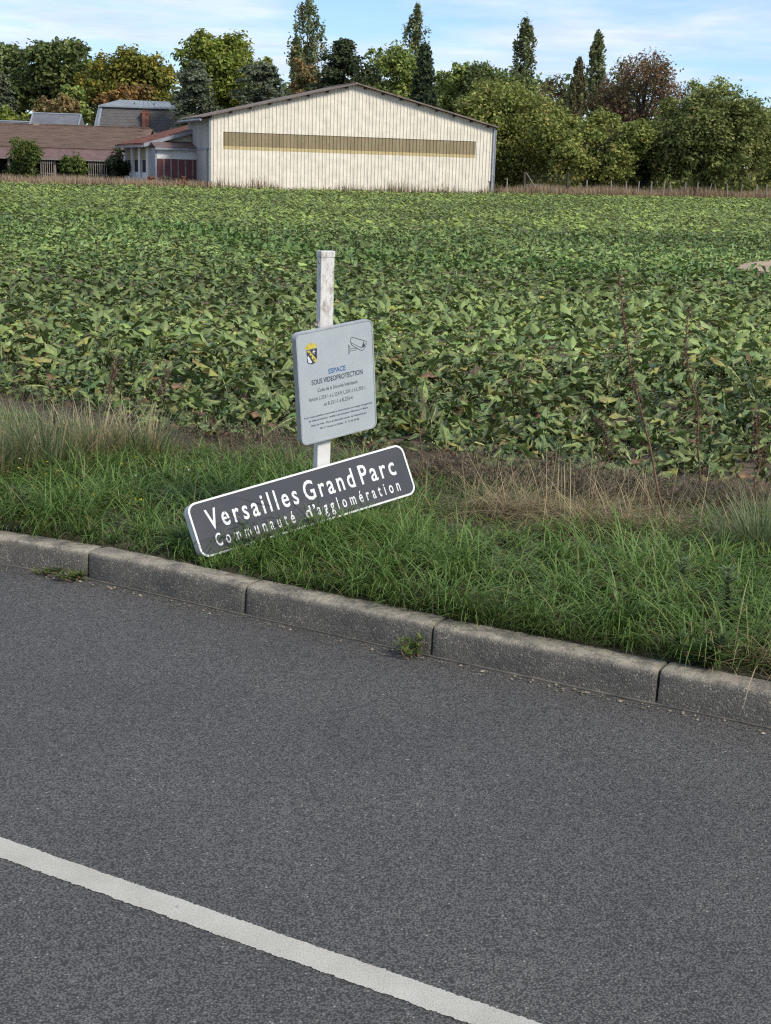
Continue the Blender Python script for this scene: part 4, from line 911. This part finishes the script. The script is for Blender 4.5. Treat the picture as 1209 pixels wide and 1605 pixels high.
# rubble by the doors
def rubble(px, py, Y, n, label, mat):
    c_ = at(px, py, Y); e_ = empty('rubble_heap', (c_[0], c_[1], float(gz(c_[0], c_[1])))); tag(e_, label, 'rubble')
    tm = MB().box(-.2, .2, -.13, .13, -.02, .02).mesh('tile')
    for k in range(n):
        r_ = random.random(); a = random.uniform(0, 6.28); h_ = .05+(1-r_)*random.uniform(.1, .75)
        link('tile', tm, mat, e_, loc=(math.cos(a)*r_*.75, math.sin(a)*r_*.4, h_), rot=(random.uniform(-.9, .9), random.uniform(-.9, .9), random.uniform(0, 3)))
rubble(236, 283, 101.0, 46, 'heap of broken orange roof tiles below the pale pillars', M['redtile'])
rubble(286, 285, 99.5, 30, 'small heap of red tiles beside the grey barn wall', M['redtile'])
rubble(262, 282, 100.5, 34, 'dark heap of scrap in front of the maroon doors', M['darkwood'])

# ------------------------------------------------------------------ far fence
fme = MB().tube([(0, 0, -.2), (0, 0, .7), (.01, 0, 1.25)], [.065, .06, .05], 6).mesh('fence_post')
fp = [(794.6, 0), (920, .0), (959, .1), (981.6, .0), (1000, .05), (1020.8, .0), (1040, -.1), (1055, -.25), (1075, -.1), (1095, -.1), (1110, -.25), (1125, -.3), (1141, -.2), (1160, -.3), (1187, .05), (1202, .0), (1219, .02)]
for px, ln_ in fp:
    d = ray(px, 295); d = d/d[1]; Y = (99.9+.352*12.06)/(1-.352*d[0]); p = d*Y
    o_ = link('fence_post', fme, M['greywood'], loc=(p[0], Y, float(gz(p[0], Y))), rot=(random.uniform(-.05, .05), ln_*.9, random.uniform(0, 3)))
    tag(o_, 'weathered grey wooden fence post'+(' leaning over' if ln_ < -.15 else ' standing upright')+' in the dry grass under the trees', 'fence post', 'leaning fence posts under the trees' if ln_ < -.15 else 'upright fence posts under the trees')
d = ray(822, 290); d = d/d[1]; Y = (100.2+.352*12.06)/(1-.352*d[0]); g0 = d*Y; d = ray(890, 290); d = d/d[1]; Y2 = (100.2+.352*12.06)/(1-.352*d[0]); g1 = d*Y2
gl = float(np.hypot(g1[0]-g0[0], Y2-Y)); gate = empty('wire_gate', (g0[0], Y, float(gz(g0[0], Y))), math.atan2(Y2-Y, g1[0]-g0[0]))
tag(gate, 'wire mesh gate with brown posts and a pale diagonal brace beside the barn', 'gate')
for x in (0, gl): MB().box(x-.08, x+.08, -.08, .08, -.2, 1.75).build('gate_post', M['darkwood'], gate)
MB().tube([(.08, -.04, 1.68), (.95, -.05, .55)], .045, 5).build('brace', M['greywood'], gate)
MB().tube([(.08, -.04, .78), (1.5, -.04, .8)], .022, 5).build('rail', M['greywood'], gate)
for k in range(24): MB().tube([(.1+k*(gl-.2)/23, 0, .05), (.1+k*(gl-.2)/23, 0, 1.6)], .005, 3).build('wire', M['darkwood'], gate)
for k in range(9): MB().tube([(.05, .01, .1+k*.185), (gl-.05, .01, .1+k*.185)], .005, 3).build('wire', M['darkwood'], gate)

# dry grass strip at the far field edge and weeds at the foot of the barn
bag = Bag(); N = 26000; x = rng.uniform(-33, 38, N); dep = rng.uniform(-.9, 5.0, N); inb = (x > -12.3) & (x < 8.0); dep = np.where(inb, rng.uniform(-.8, -.15, N), dep)
keep = ~inb | (rng.random(N) < .3); x = x[keep]; dep = dep[keep]; inb = inb[keep]; N = len(x)
y = 99.6+.352*(x+12.06)+dep; k1 = rng.random(N); hgt = .45+.55*vn(x, y, .9, 51)+.1*rng.random(N); hgt = np.where(x < -12.3, hgt*.8, hgt); hgt = np.where(inb, hgt*(.5+1.0*rng.random(N)**2)*(.5+vn(x, x*0, 1.2, 77)), hgt)
cb = lerpc((.22, .155, .095), (.38, .285, .175), k1); ct = lerpc((.36, .27, .165), (.56, .45, .30), k1); rd = rng.random(N) < .2; ct[rd] = np.array([.20, .11, .075]); cb[rd] = np.array([.12, .07, .05])
gr = inb & (rng.random(N) < .35); ct[gr] = np.array([.10, .14, .05]); cb[gr] = np.array([.05, .08, .025]); 
bag.add(blades(np.c_[x, y, gz(x, y)], rng.uniform(0, 6.28, N), hgt, rng.uniform(0, .35, N), rng.uniform(0, .6, N), rng.uniform(.018, .045, N), cb, ct, 2))
tag(link('field_edge_grass', bag.mesh('field_edge_grass'), M['grass']), 'tall dry buff grass along the far edge of the field', 'grass', kind='stuff')

# ------------------------------------------------------------------ trees
def cards(P, Nn, size, C, ratio=.62):
    n = len(P); Nn = Nn/(np.linalg.norm(Nn, axis=1, keepdims=True)+1e-9); rv = rng.normal(0, 1, (n, 3))
    a = np.cross(Nn, rv); a /= np.linalg.norm(a, axis=1, keepdims=True)+1e-9; b_ = np.cross(Nn, a); s_ = size[:, None]
    V = np.stack([P-a*s_, P-b_*s_*ratio, P+a*s_, P+b_*s_*ratio], 1).reshape(-1, 3)
    F = (np.arange(n)*4)[:, None]+np.arange(4)[None]; return V, F, np.repeat(C, 4, 0)
def rdir(n): d = rng.normal(0, 1, (n, 3)); return d/np.linalg.norm(d, axis=1, keepdims=True)
def clumps(cen, rad, per, size, pal, up=.45, fl=(1, 1, 1), clump_var=.35, mode='ball'):
    """leaf cards around clump centres; pal = list of (weight, colour)"""
    n = len(cen); idx = np.repeat(np.arange(n), per); N = len(idx); d = rdir(N); r = rng.random(N)**.5
    P = cen[idx]+d*(r*rad[idx])[:, None]*np.array(fl); wts = np.array([p[0] for p in pal]); cols_ = np.array([p[1] for p in pal], float)
    base = cols_[rng.choice(len(pal), n, p=wts/wts.sum())]*rng.uniform(1-clump_var, 1+clump_var, n)[:, None]
    alt = cols_[rng.choice(len(pal), N, p=wts/wts.sum())]; u = rng.random(N)[:, None]*.5
    C = (base[idx]*(1-u)+alt*u)*rng.uniform(.7, 1.3, N)[:, None]
    Nn = d*.75+np.array([0, 0, up])+rng.normal(0, .5, (N, 3))
    return cards(P, Nn, size*rng.uniform(.6, 1.3, N), C)
def crown_lobes(W, D, Hh_, nl, r):
    """lobes packed near the surface of an egg: list of centre, radius (unit box W x D x H, centre at 0,0,H/2)"""
    L_ = [(np.array([0, 0, Hh_*.5]), min(W, Hh_)*.38)]
    for k in range(nl):
        d = rdir(1)[0]; pw = 3.6 if d[2] < 0 else 2.3; d = d/(np.abs(d)**pw).sum()**(1/pw); e = np.array([W*.5, D*.5, Hh_*.5]); c_ = np.array([0, 0, Hh_*.5])+d*e*r.uniform(.45, .95); rad = min(W, Hh_)*r.uniform(.11, .28); L_.append((c_, rad))
    return L_
def tree(label, xl, xr, yt, yb, Y, pal, kind='round', leaf=.22, dens=1.0, nl=None, base_py=None, group=None, name='tree', cat='tree', gaps=0.0, limbs=5, trunkr=None, droop=0.0):
    a = at((xl+xr)/2, yb, Y); W = (xr-xl)*Y/2263.0; zt_ = float(at((xl+xr)/2, yt, Y)[2]); z0 = float(gz(a[0], Y)); zb2 = max(float(a[2]), z0+.15); Hc = zt_-zb2
    D = min(W, 9.0)*.9 if kind != 'hedge' else W*.6
    e_ = empty(name, (a[0], Y, z0), 0); tag(e_, label, cat, group); hb = zb2-z0
    tr = MB(); tH = hb+Hc*(.85 if kind in ('poplar', 'spruce', 'cedar', 'pine') else .6); tw = trunkr or max(.08, min(.4, W*.03)); bend_ = rng.normal(0, W*.03, 2)
    tr.tube([(0, 0, -.3), (bend_[0]*.3, bend_[1]*.3, tH*.35), (bend_[0], bend_[1], tH*.7), (bend_[0]*1.2, bend_[1], tH)], [tw*1.3, tw, tw*.7, tw*.2], 7)
    trunk = tr.build('trunk', M['bark'], e_, smooth=True)
    cen = []; rad = []; r = rng
    if kind in ('round', 'hedge', 'sparse'):
        nl_ = nl or 16
        for c_, R_ in crown_lobes(W, D, Hc, nl_, r):
            nn_ = max(6, int(26*dens*(R_/1.4)**1.3)); d = rdir(nn_); d[:, 2] = np.where(rng.random(nn_) < .3, np.abs(d[:, 2]), d[:, 2])
            cen.append(c_+d*R_*r.uniform(.55, 1.0, nn_)[:, None]); rad.append(np.full(nn_, max(.4, R_*.46))*r.uniform(.6, 1.35, nn_))
        cen = np.concatenate(cen); rad = np.concatenate(rad)
        e2 = ((cen-[0, 0, Hc/2])/[W/2, D/2, Hc/2]); pw = np.where(e2[:, 2] < 0, 3.6, 2.3); m_ = (np.abs(e2)**pw[:, None]).sum(1)**(1/pw); over = m_ > 1.14; cen[over] = [0, 0, Hc/2]+(e2[over]/m_[over][:, None]*r.uniform(.95, 1.14, over.sum())[:, None])*[W/2, D/2, Hc/2]
        if gaps: k_ = rng.random(len(cen)) > gaps; cen, rad = cen[k_], rad[k_]
        per = 24 if kind != 'sparse' else 15; fl = (1, 1, .8); up = .5
    elif kind == 'poplar':
        n_ = int(150*dens); u = rng.random(n_); prof = np.minimum(1, (1-u)*3.6)**.6*np.minimum(1, .45+u*2.2)*(.72+.45*vn(u*14, u*0+xl, 1.0, int(abs(xl)))); an = rng.uniform(0, 6.28, n_); rr = W*.43*prof*rng.random(n_)**.6
        cen = np.c_[rr*np.cos(an), rr*np.sin(an), u*Hc*.97]; rad = np.full(n_, W*.11)*rng.uniform(.6, 1.4, n_); per = 22; fl = (.75, .75, 2.4); up = .2; leaf = leaf*.95
    elif kind == 'spruce':
        n_ = int(230*dens); u = rng.random(n_)**1.25; an = rng.uniform(0, 6.28, n_); rr = W*.5*(1-u)**.85*np.where(rng.random(n_) < .6, rng.uniform(.8, 1.05, n_), rng.uniform(.3, .8, n_)); cen = np.c_[rr*np.cos(an), rr*np.sin(an), u*Hc-rr*.22]; rad = np.full(n_, .5)*rng.uniform(.6, 1.2, n_); per = 18; fl = (1, 1, .7); up = .2
    elif kind in ('cedar', 'pine'):
        nb_ = int(34*dens); cs2 = []; rs2 = []
        for k in range(nb_):
            u = rng.random()**.8; an = rng.uniform(0, 6.28); ext = W*.5*((1-u)**.36 if kind == 'cedar' else math.sin(math.pi*min(1, u*.75+.25)))*rng.uniform(.6, 1.02)
            for q in np.linspace(.25, 1, 9):
                cs2.append((ext*q*math.cos(an)+rng.normal(0, .25), ext*q*math.sin(an)*(D/W)+rng.normal(0, .25), u*Hc*.94+ext*q*(.10 if kind == 'pine' else .04)-droop*(q**2)*ext+rng.normal(0, .12))); rs2.append(rng.uniform(.45, .85)*(.8 if kind == 'cedar' else .85))
        cen = np.array(cs2); rad = np.array(rs2); per = 20; fl = (1, 1, .38) if kind == 'cedar' else (1, 1, .6); up = .8
    cen = cen+np.array([0, 0, hb]); V_ = clumps(cen, rad, int(per*.85), leaf*1.0, pal, up, fl)
    bag = Bag(); bag.add(V_); link('crown', bag.mesh('crown'), M['leaf'], e_)
    lm = MB(); far_i = rng.choice(len(cen), min(limbs, len(cen)), replace=False)
    for k in far_i:
        q = cen[k]; z_s = min(tH*.9, max(hb*.6, q[2]*rng.uniform(.35, .7))); mid = np.array([q[0]*.45, q[1]*.45, z_s+(q[2]-z_s)*.6]); lm = MB()
        lm.tube([(bend_[0]*.5, bend_[1]*.5, z_s), mid, q], [tw*.5, tw*.3, tw*.09], 5); lm.build('limb', M['bark'], e_, smooth=True)
    return e_
DG = [(3, (.046, .062, .022)), (2, (.066, .086, .028)), (1, (.10, .115, .036))]
MG = [(3, (.045, .075, .02)), (3, (.065, .098, .024)), (1, (.10, .13, .03))]
OL = [(3, (.075, .085, .018)), (2, (.11, .108, .02)), (1.4, (.16, .125, .022)), (.6, (.045, .06, .018))]
YG = [(3, (.09, .115, .022)), (2, (.13, .14, .026)), (1, (.06, .08, .02))]
LG = [(3, (.10, .135, .035)), (2, (.145, .165, .045)), (1, (.07, .10, .028))]
RU = [(3, (.11, .066, .022)), (2, (.14, .082, .027)), (1, (.085, .066, .024))]
CE = [(3, (.062, .075, .045)), (2, (.088, .10, .066)), (1, (.042, .052, .032))]
PD = [(3, (.025, .036, .017)), (2, (.040, .052, .022)), (.6, (.06, .06, .026))]
SP = [(3, (.020, .032, .017)), (2, (.034, .046, .022))]
PO = [(3, (.066, .082, .036)), (2, (.095, .108, .048)), (.7, (.13, .12, .055))]
BR = [(3, (.088, .054, .034)), (2, (.115, .075, .044)), (1.4, (.078, .075, .034)), (.7, (.14, .10, .055))]
OR = [(3, (.125, .086, .036)), (2, (.105, .086, .034)), (1, (.15, .11, .05))]
WA = [(3, (.075, .094, .024)), (3, (.11, .125, .032)), (1.6, (.15, .155, .042)), (.4, (.19, .16, .055))]
WB = [(3, (.064, .082, .025)), (2, (.09, .105, .033)), (1, (.13, .132, .042)), (.3, (.16, .135, .048))]
for pal_ in (DG, MG, OL, YG, LG, RU, CE, PD, SP, PO, BR, OR, WA, WB):
    for k in range(len(pal_)): pal_[k] = (pal_[k][0], tuple(c_*2.05 for c_ in pal_[k][1]))
# far left group
tree('tall dark broadleaf tree over the lower slate wing', -55, 62, 70, 185, 158, DG, leaf=.24, dens=.9, nl=20)
tree('bluish cedar at the dark end of the wood over the slate wing', -30, 30, 112, 185, 150, CE, 'cedar', leaf=.2, droop=.1)
tree('big dark green tree with gaps of sky, over the slate wings', 38, 158, 64, 178, 156, DG, leaf=.24, dens=1.0, nl=26, gaps=.12)
tree('broad olive tree turning orange, directly behind the mansard house', 134, 277, 82, 190, 147, OL, leaf=.2, dens=1.25, nl=34)
tree('rounded rust brown tree just above the zinc roof', 148, 248, 135, 178, 141, RU, leaf=.17, dens=1.5, nl=22)
tree('pale green young tree between the slate wing and the olive tree', 98, 142, 126, 190, 143, LG, leaf=.17, dens=1.2, nl=12)
tree('orange brown shrubby tree above the slate wing', 40, 128, 148, 195, 139, OR, leaf=.17, dens=1.0, nl=18, cat='tree')
tree('yellow green shrubby tree at the low slate wing', -25, 40, 163, 200, 138, YG, leaf=.17, dens=1.2, nl=14)
# behind the barn
tree('tall olive green tree, highest crown left of the barn ridge', 285, 392, 42, 190, 150, YG, leaf=.21, dens=1.1, nl=30)
tree('smaller olive crown beside the tallest olive tree', 372, 424, 66, 190, 152, YG, leaf=.2, nl=12, gaps=.1)
tree('grey green drooping cedar over the red tiled shed roof', 262, 350, 92, 215, 131, CE, 'cedar', leaf=.15, dens=2.2, droop=.28)
tree('wide grey green cedar behind the barn eave', 345, 472, 92, 200, 135, CE, 'cedar', leaf=.15, dens=2.6, droop=.16)
tree('tall open poplar rising above a dark pine', 450, 511, -6, 150, 172, PO, 'poplar', leaf=.2, dens=1.7)
tree('short poplar shoulder beside the tall open poplar', 447, 482, 62, 150, 168, PO, 'poplar', leaf=.2, dens=.8)
tree('copper orange tree half hidden by the dark pine', 458, 500, 80, 165, 146, OR, 'sparse', leaf=.17, dens=1.3, nl=14)
tree('dark green pine with flat layered branches behind the barn ridge', 482, 592, 58, 175, 138, PD, 'pine', leaf=.17, dens=2.6)
tree('light yellow green tree above the barn ridge', 566, 660, 64, 175, 146, LG, leaf=.18, dens=1.1, nl=22, gaps=.15)
tree('poplar column behind the dark spruce', 627, 672, 7, 150, 165, PO, 'poplar', leaf=.19, dens=1.3)
tree('dark narrow spruce behind the barn roof', 634, 692, 70, 190, 136, SP, 'spruce', leaf=.17, dens=1.6)
tree('light green tree between the spruce and the dark round tree', 672, 735, 95, 200, 142, LG, leaf=.18, nl=18)
tree('dark round broadleaf tree above the barn corner', 716, 832, 102, 200, 140, DG, leaf=.19, dens=1.2, nl=28)
tree('slender poplar standing over the dark round tree', 796, 841, 29, 160, 160, PO, 'poplar', leaf=.19, dens=1.5)
tree('thin half bare tree between two poplars', 838, 886, 110, 200, 158, BR, 'sparse', leaf=.15, nl=10, gaps=.4, limbs=9)
tree('short brownish poplar next to the tallest poplar on that side', 884, 921, 92, 210, 150, [(3, (.14, .135, .065)), (1, (.18, .145, .08))], 'poplar', leaf=.17, dens=1.2)
tree('narrow tall poplar beside the brown chestnut', 913, 947, 46, 200, 155, PO, 'poplar', leaf=.19, dens=1.5)
tree('autumn brown chestnut tree with thinning crown and bare limbs', 942, 1064, 82, 205, 140, BR, 'sparse', leaf=.14, dens=1.15, nl=34, gaps=.36, limbs=34)
tree('brownish tree at the foot of the chestnut', 925, 985, 120, 215, 143, BR, 'sparse', leaf=.16, dens=1.1, nl=14, gaps=.15, limbs=10)
tree('pale airy tree peeping over the big walnut', 1070, 1142, 119, 200, 146, LG, 'sparse', leaf=.16, nl=12, gaps=.35, limbs=10)
tree('pale airy tree on the slope beyond the walnut', 1148, 1200, 163, 230, 140, LG, 'sparse', leaf=.16, nl=10, gaps=.3, limbs=6)
# walnuts right behind the fence
tree('walnut tree with pale twigs touching the barn corner', 712, 872, 138, 292, 122, WA, leaf=.15, dens=1.55, nl=40, limbs=9)
tree('low spreading walnut tree behind the wire gate', 828, 1012, 178, 288, 117, WA, leaf=.15, dens=1.6, nl=42, limbs=12)
tree('big dense walnut tree above the leaning fence posts', 1012, 1206, 143, 290, 116, WB, leaf=.15, dens=1.8, nl=52, limbs=10)
tree('olive walnut tree beyond the big dense one', 1160, 1290, 180, 290, 123, WA, leaf=.15, dens=1.3, nl=26)
tree('shaded walnut tree between the low spreading and big dense ones', 960, 1050, 190, 280, 128, WB, leaf=.16, dens=1.3, nl=18)
tree('small blue green bush at the gap between two walnuts', 990, 1022, 238, 292, 118.5, [(1, (.04, .075, .05)), (1, (.03, .055, .035))], leaf=.12, nl=8, cat='bush', name='bush')
# bushes in front of the outbuilding
BU = [(3, (.07, .105, .026)), (2, (.105, .145, .035)), (1, (.16, .18, .04))]
tree('bushy shrub in front of the outbuilding, farthest from the pillars', 10, 66, 218, 277, 112, BU, leaf=.11, dens=1.6, nl=18, name='bush', cat='bush')
tree('lower shrub before the open front between two other shrubs', 98, 138, 240, 279, 111.5, BU, leaf=.11, dens=1.5, nl=14, name='bush', cat='bush')
tree('dark shrub beside the pale pillars of the shed', 168, 198, 232, 281, 112.5, [(3, (.022, .036, .014)), (1, (.04, .055, .018))], leaf=.11, dens=1.6, nl=14, name='bush', cat='bush')
# wood behind everything
bag = Bag(); n_ = 2900; x = rng.uniform(-62, 66, n_); y = 186+rng.uniform(0, 14, n_); h_ = (11+4*vn(x, y*0, .12, 61))*np.where(x > 33, .8, 1.0); cen = np.c_[x, y, gz(x, y)+h_*rng.random(n_)**.95]
bag.add(clumps(cen, np.full(n_, 1.5)*rng.uniform(.7, 1.3, n_), 16, .42, DG, .4))
tag(link('far_wood', bag.mesh('far_wood'), M['leaf']), 'dark wood closing the view behind the farm trees', 'wood', kind='stuff')

# ------------------------------------------------------------------ weeds, stalks and litter
def stalk(base, top, label, seedy=.5, leafy=0, col_=(.12, .07, .045), thick=.006, hgt=None, group=None, name='dock_stalk', side=0, spread=.035):
    b_ = gnd(*base, .17); b_[2] = float(gz(b_[0], b_[1])); t_ = at(*top, float(b_[1])+.02)-b_
    e_ = empty(name, b_); tag(e_, label, 'weed stalk', group)
    u = np.linspace(0, 1, 7); bow = rng.normal(0, .012, (7, 2)); bow[0] = 0; pts_ = np.outer(u, t_); pts_[:, :2] += bow
    MB().tube(pts_, list(np.linspace(thick, thick*.35, 7)), 5).build('stem', M['stem'], e_, smooth=True)
    N = int(650*seedy); uu = 1-rng.random(N)**1.0*seedy; P = np.stack([np.interp(uu, u, pts_[:, k]) for k in range(3)], 1); cl = .35+.65*vn(uu*40, uu*0, 1.0, int(rng.integers(0, 99))); P += rng.normal(0, 1, (N, 3))*(spread*.42*cl)[:, None]*np.array([1, 1, .8])
    C = np.array(col_)*rng.uniform(.6, 1.7, N)[:, None]; bag = Bag(); bag.add(cards(P, rdir(N), rng.uniform(.004, .010, N), C)); link('seed_head', bag.mesh('seed_head'), M['grass'], e_)['kind'] = 'stuff'
    for k in range(side):
        v_ = rng.uniform(.25, .75); q = np.array([np.interp(v_, u, pts_[:, j]) for j in range(3)]); a = rng.uniform(0, 6.28); l_ = rng.uniform(.08, .22)
        MB().tube([q, q+np.array([math.cos(a)*l_*.5, math.sin(a)*l_*.5, l_*.5]), q+np.array([math.cos(a)*l_*.75, math.sin(a)*l_*.75, l_])], [thick*.5, thick*.4, thick*.2], 4).build('side_stem', M['stem'], e_)
    return e_
stalk((1048, 838), (966, 428), 'tallest brown dock stalk, leaning, with seeds along its upper half', .62, thick=.0075, spread=.05)
stalk((1098, 800), (1078, 478), 'tall brown dock stalk standing next to the tallest one', .75, thick=.006, spread=.048)
stalk((962, 748), (937, 655), 'short dark shrivelled stalk in front of the beets', .8, col_=(.07, .045, .03), spread=.05, side=2)
stalk((852, 752), (868, 712), 'low curled brown stalk with withered leaves at the brown weed mat', .9, col_=(.12, .08, .055), spread=.06)
stalk((662, 770), (660, 612), 'thin pale stalk with a dead flower head right of the fallen sign', .12, col_=(.22, .17, .12), thick=.0045, spread=.12, side=3)
stalk((664, 772), (700, 722), 'short forked twig at the foot of the thin pale stalk', .15, col_=(.2, .14, .1), thick=.004, side=3)
stalk((1190, 815), (1185, 640), 'brown stalk behind the stiff green tussock', .5, spread=.06, side=3)
stalk((160, 648), (188, 556), 'brown stalk leaning towards the white post among the first beets', .75, col_=(.14, .09, .06), spread=.06, side=1)
stalk((245, 640), (262, 578), 'shorter brown stalk among the beets near the pale tussock', .8, col_=(.13, .085, .06), spread=.055)
stalk((88, 715), (92, 640), 'thin dark stalk inside the dark green tussock', .5, col_=(.09, .05, .04), thick=.004)
def leafy(base, hgt, n, label, c0, c1, ll=.05, lean=(0, 0), name='mugwort', nst=1):
    b_ = gnd(*base, 0.002 if name == 'gutter_weed' else .15)
    if name != 'gutter_weed': b_[2] = float(gz(b_[0], b_[1]))
    e_ = empty(name, b_); tag(e_, label, 'weed')
    for q in range(nst):
        ox, oy = (rng.normal(0, .03, 2) if nst > 1 else (0, 0)); hh_ = hgt*rng.uniform(.7, 1.05); tx, ty = ox*1.6+lean[0]*hh_+rng.normal(0, .03), oy+lean[1]*hh_
        MB().tube([(ox, oy, 0), ((ox+tx)/2+rng.normal(0, .01), (oy+ty)/2, hh_*.5), (tx, ty, hh_)], [.004, .003, .0015], 5).build('stem', M['stem'], e_)
        nn_ = n//nst; u = np.sort(rng.random(nn_)); P = np.c_[ox+(tx-ox)*u, oy+(ty-oy)*u, hh_*(.08+.92*u)]; az = rng.uniform(0, 6.28, nn_); tn = rng.random(nn_)
        bag = Bag(); bag.add(blades(P, az, ll*rng.uniform(.6, 1.3, nn_)*(1.15-.5*u), rng.uniform(.8, 1.5, nn_), rng.uniform(-.3, .5, nn_), ll*rng.uniform(.14, .28, nn_), lerpc(c0, c1, tn)*.8, lerpc(c0, c1, tn), 3)); link('leaves', bag.mesh('leaves'), M['grass'], e_)
leafy((1142, 985), .36, 120, 'grey green mugwort, taller of two, above the kerb', (.11, .16, .06), (.22, .29, .13), .075, (-.02, 0))
leafy((1062, 950), .28, 80, 'grey green mugwort, shorter of two, beside a brown dead leaf', (.11, .16, .06), (.22, .28, .13), .07, (-.06, 0))
leafy((1110, 1040), .16, 200, 'low broad leaved green weed at the kerb edge below the mugworts', (.07, .12, .035), (.14, .21, .06), .085, name='broadleaf_weed', nst=5)
leafy((652, 1026), .085, 70, 'small green weed growing from the kerb joint', (.09, .15, .035), (.19, .25, .065), .06, name='gutter_weed', nst=5)
leafy((118, 908), .035, 80, 'flat green weed in the gutter with a few dead leaves', (.08, .13, .035), (.18, .22, .06), .06, name='gutter_weed', nst=9)
leafy((80, 900), .03, 60, 'flat green weed at the foot of the kerb beyond the gutter weed with dead leaves', (.08, .13, .035), (.17, .20, .06), .055, name='gutter_weed', nst=9)
leafy((585, 838), .20, 140, 'feathery dark green weed in front of the raised end of the fallen sign', (.05, .09, .03), (.095, .155, .045), .055, name='yarrow', nst=5)
leafy((35, 815), .22, 160, 'leafy green weed with yellow flowers beside the tallest tussocks', (.05, .085, .025), (.10, .15, .04), .06, name='ragwort', nst=5)
# dead leaf and plastic scrap, pebbles
c_ = gnd(1062, 1002, .2); V_, F_, C_ = leaf_arrays(np.random.default_rng(3), 4, (-1, -.4, .4, 1), 1); C_ = np.tile(np.array([.30, .12, .05]), (len(V_), 1))
o_ = link('dead_leaf', npmesh('dead_leaf', V_*.33, F_, C_, True), M['grass'], loc=(c_[0], c_[1]-.05, .20), rot=(.3, .2, 1.0)); tag(o_, 'curled orange brown dead leaf lying in the grass near the mugworts', 'leaf')
c_ = gnd(14, 828, .142); mb = MB(); mb.add([(-.09, -.02, 0), (-.02, -.03, .012), (.05, -.028, .004), (.09, -.01, .016), (.085, .02, .006), (.0, .03, .028), (-.08, .022, .01)]+[(-.09, -.02, -.008), (-.02, -.03, -.006), (.05, -.028, -.008), (.09, -.01, .004), (.085, .02, -.006), (.0, .03, .012), (-.08, .022, -.004)], [(0, 1, 5, 6), (1, 2, 5), (2, 3, 4, 5), (7, 13, 12, 8), (8, 12, 9), (9, 12, 11, 10)]+[(i, (i+1) % 7, 7+(i+1) % 7, 7+i) for i in range(7)])
M['blackplastic'] = pm('black_plastic', (.012, .012, .014), (.025, .025, .028), 20, .4)
tag(mb.build('plastic_scrap', M['blackplastic'], loc=(c_[0], c_[1], .146)), 'crumpled black plastic scrap lying on top of the kerb', 'litter')
bag = Bag(); N = 260; s_ = rng.uniform(-3.5, 3.2, N); n_ = kfront(s_)-.02-np.abs(rng.normal(0, .03, N)); p = xy(s_, n_); sz = rng.uniform(.003, .009, N)
V = []; F = []; C = []
for k in range(N):
    q = np.array([[1, 0, 0], [0, 1, 0], [-1, 0, 0], [0, -1, 0], [0, 0, .8], [0, 0, -.3]])*sz[k]*rng.uniform(.6, 1.4, (6, 1))+[p[k, 0], p[k, 1], .004]; b_ = len(V); V += q.tolist(); cc_ = np.array([.30, .26, .2])*rng.uniform(.5, 1.6); C += [cc_]*6
    F += [(b_, b_+1, b_+4), (b_+1, b_+2, b_+4), (b_+2, b_+3, b_+4), (b_+3, b_, b_+4)]
tag(link('gutter_grit', npmesh('gutter_grit', np.array(V), np.array(F), np.array(C)), M['grass']), 'loose pale grit lying along the foot of the kerb', 'grit', kind='stuff')
bag = Bag(); N = 46; s_, n_, u_ = verge_rand(N, .12, .5, -4.4, -.6); P = ground_pts(s_, n_); P[:, 2] += rng.uniform(.10, .2, N)
C = np.where(rng.random(N)[:, None] < .7, np.array([.55, .42, .03]), np.array([.6, .6, .56])); N3 = np.repeat(np.arange(N), 4)
bag.add(cards(P[N3]+rng.normal(0, .003, (N*4, 3)), rng.normal(0, .4, (N*4, 3))+[0, -.3, 1], np.full(N*4, .006), C[N3])); tag(link('small_flowers', bag.mesh('small_flowers'), M['grass']), 'tiny yellow and white flowers scattered in the verge grass', 'flowers', kind='stuff')

bag = Bag(); n_ = 800; x = rng.uniform(7.5, 46, n_); y = 126+rng.uniform(0, 9, n_)+x*.05; h_ = 2.2+1.6*vn(x, y*0, .5, 71); cen = np.c_[x, y, gz(x, y)+h_*rng.random(n_)]
bag.add(clumps(cen, np.full(n_, .8)*rng.uniform(.7, 1.3, n_), 16, .22, WB, .4)); tag(link('undergrowth', bag.mesh('undergrowth'), M['leaf']), 'dark undergrowth beneath the walnut trees', 'undergrowth', kind='stuff')
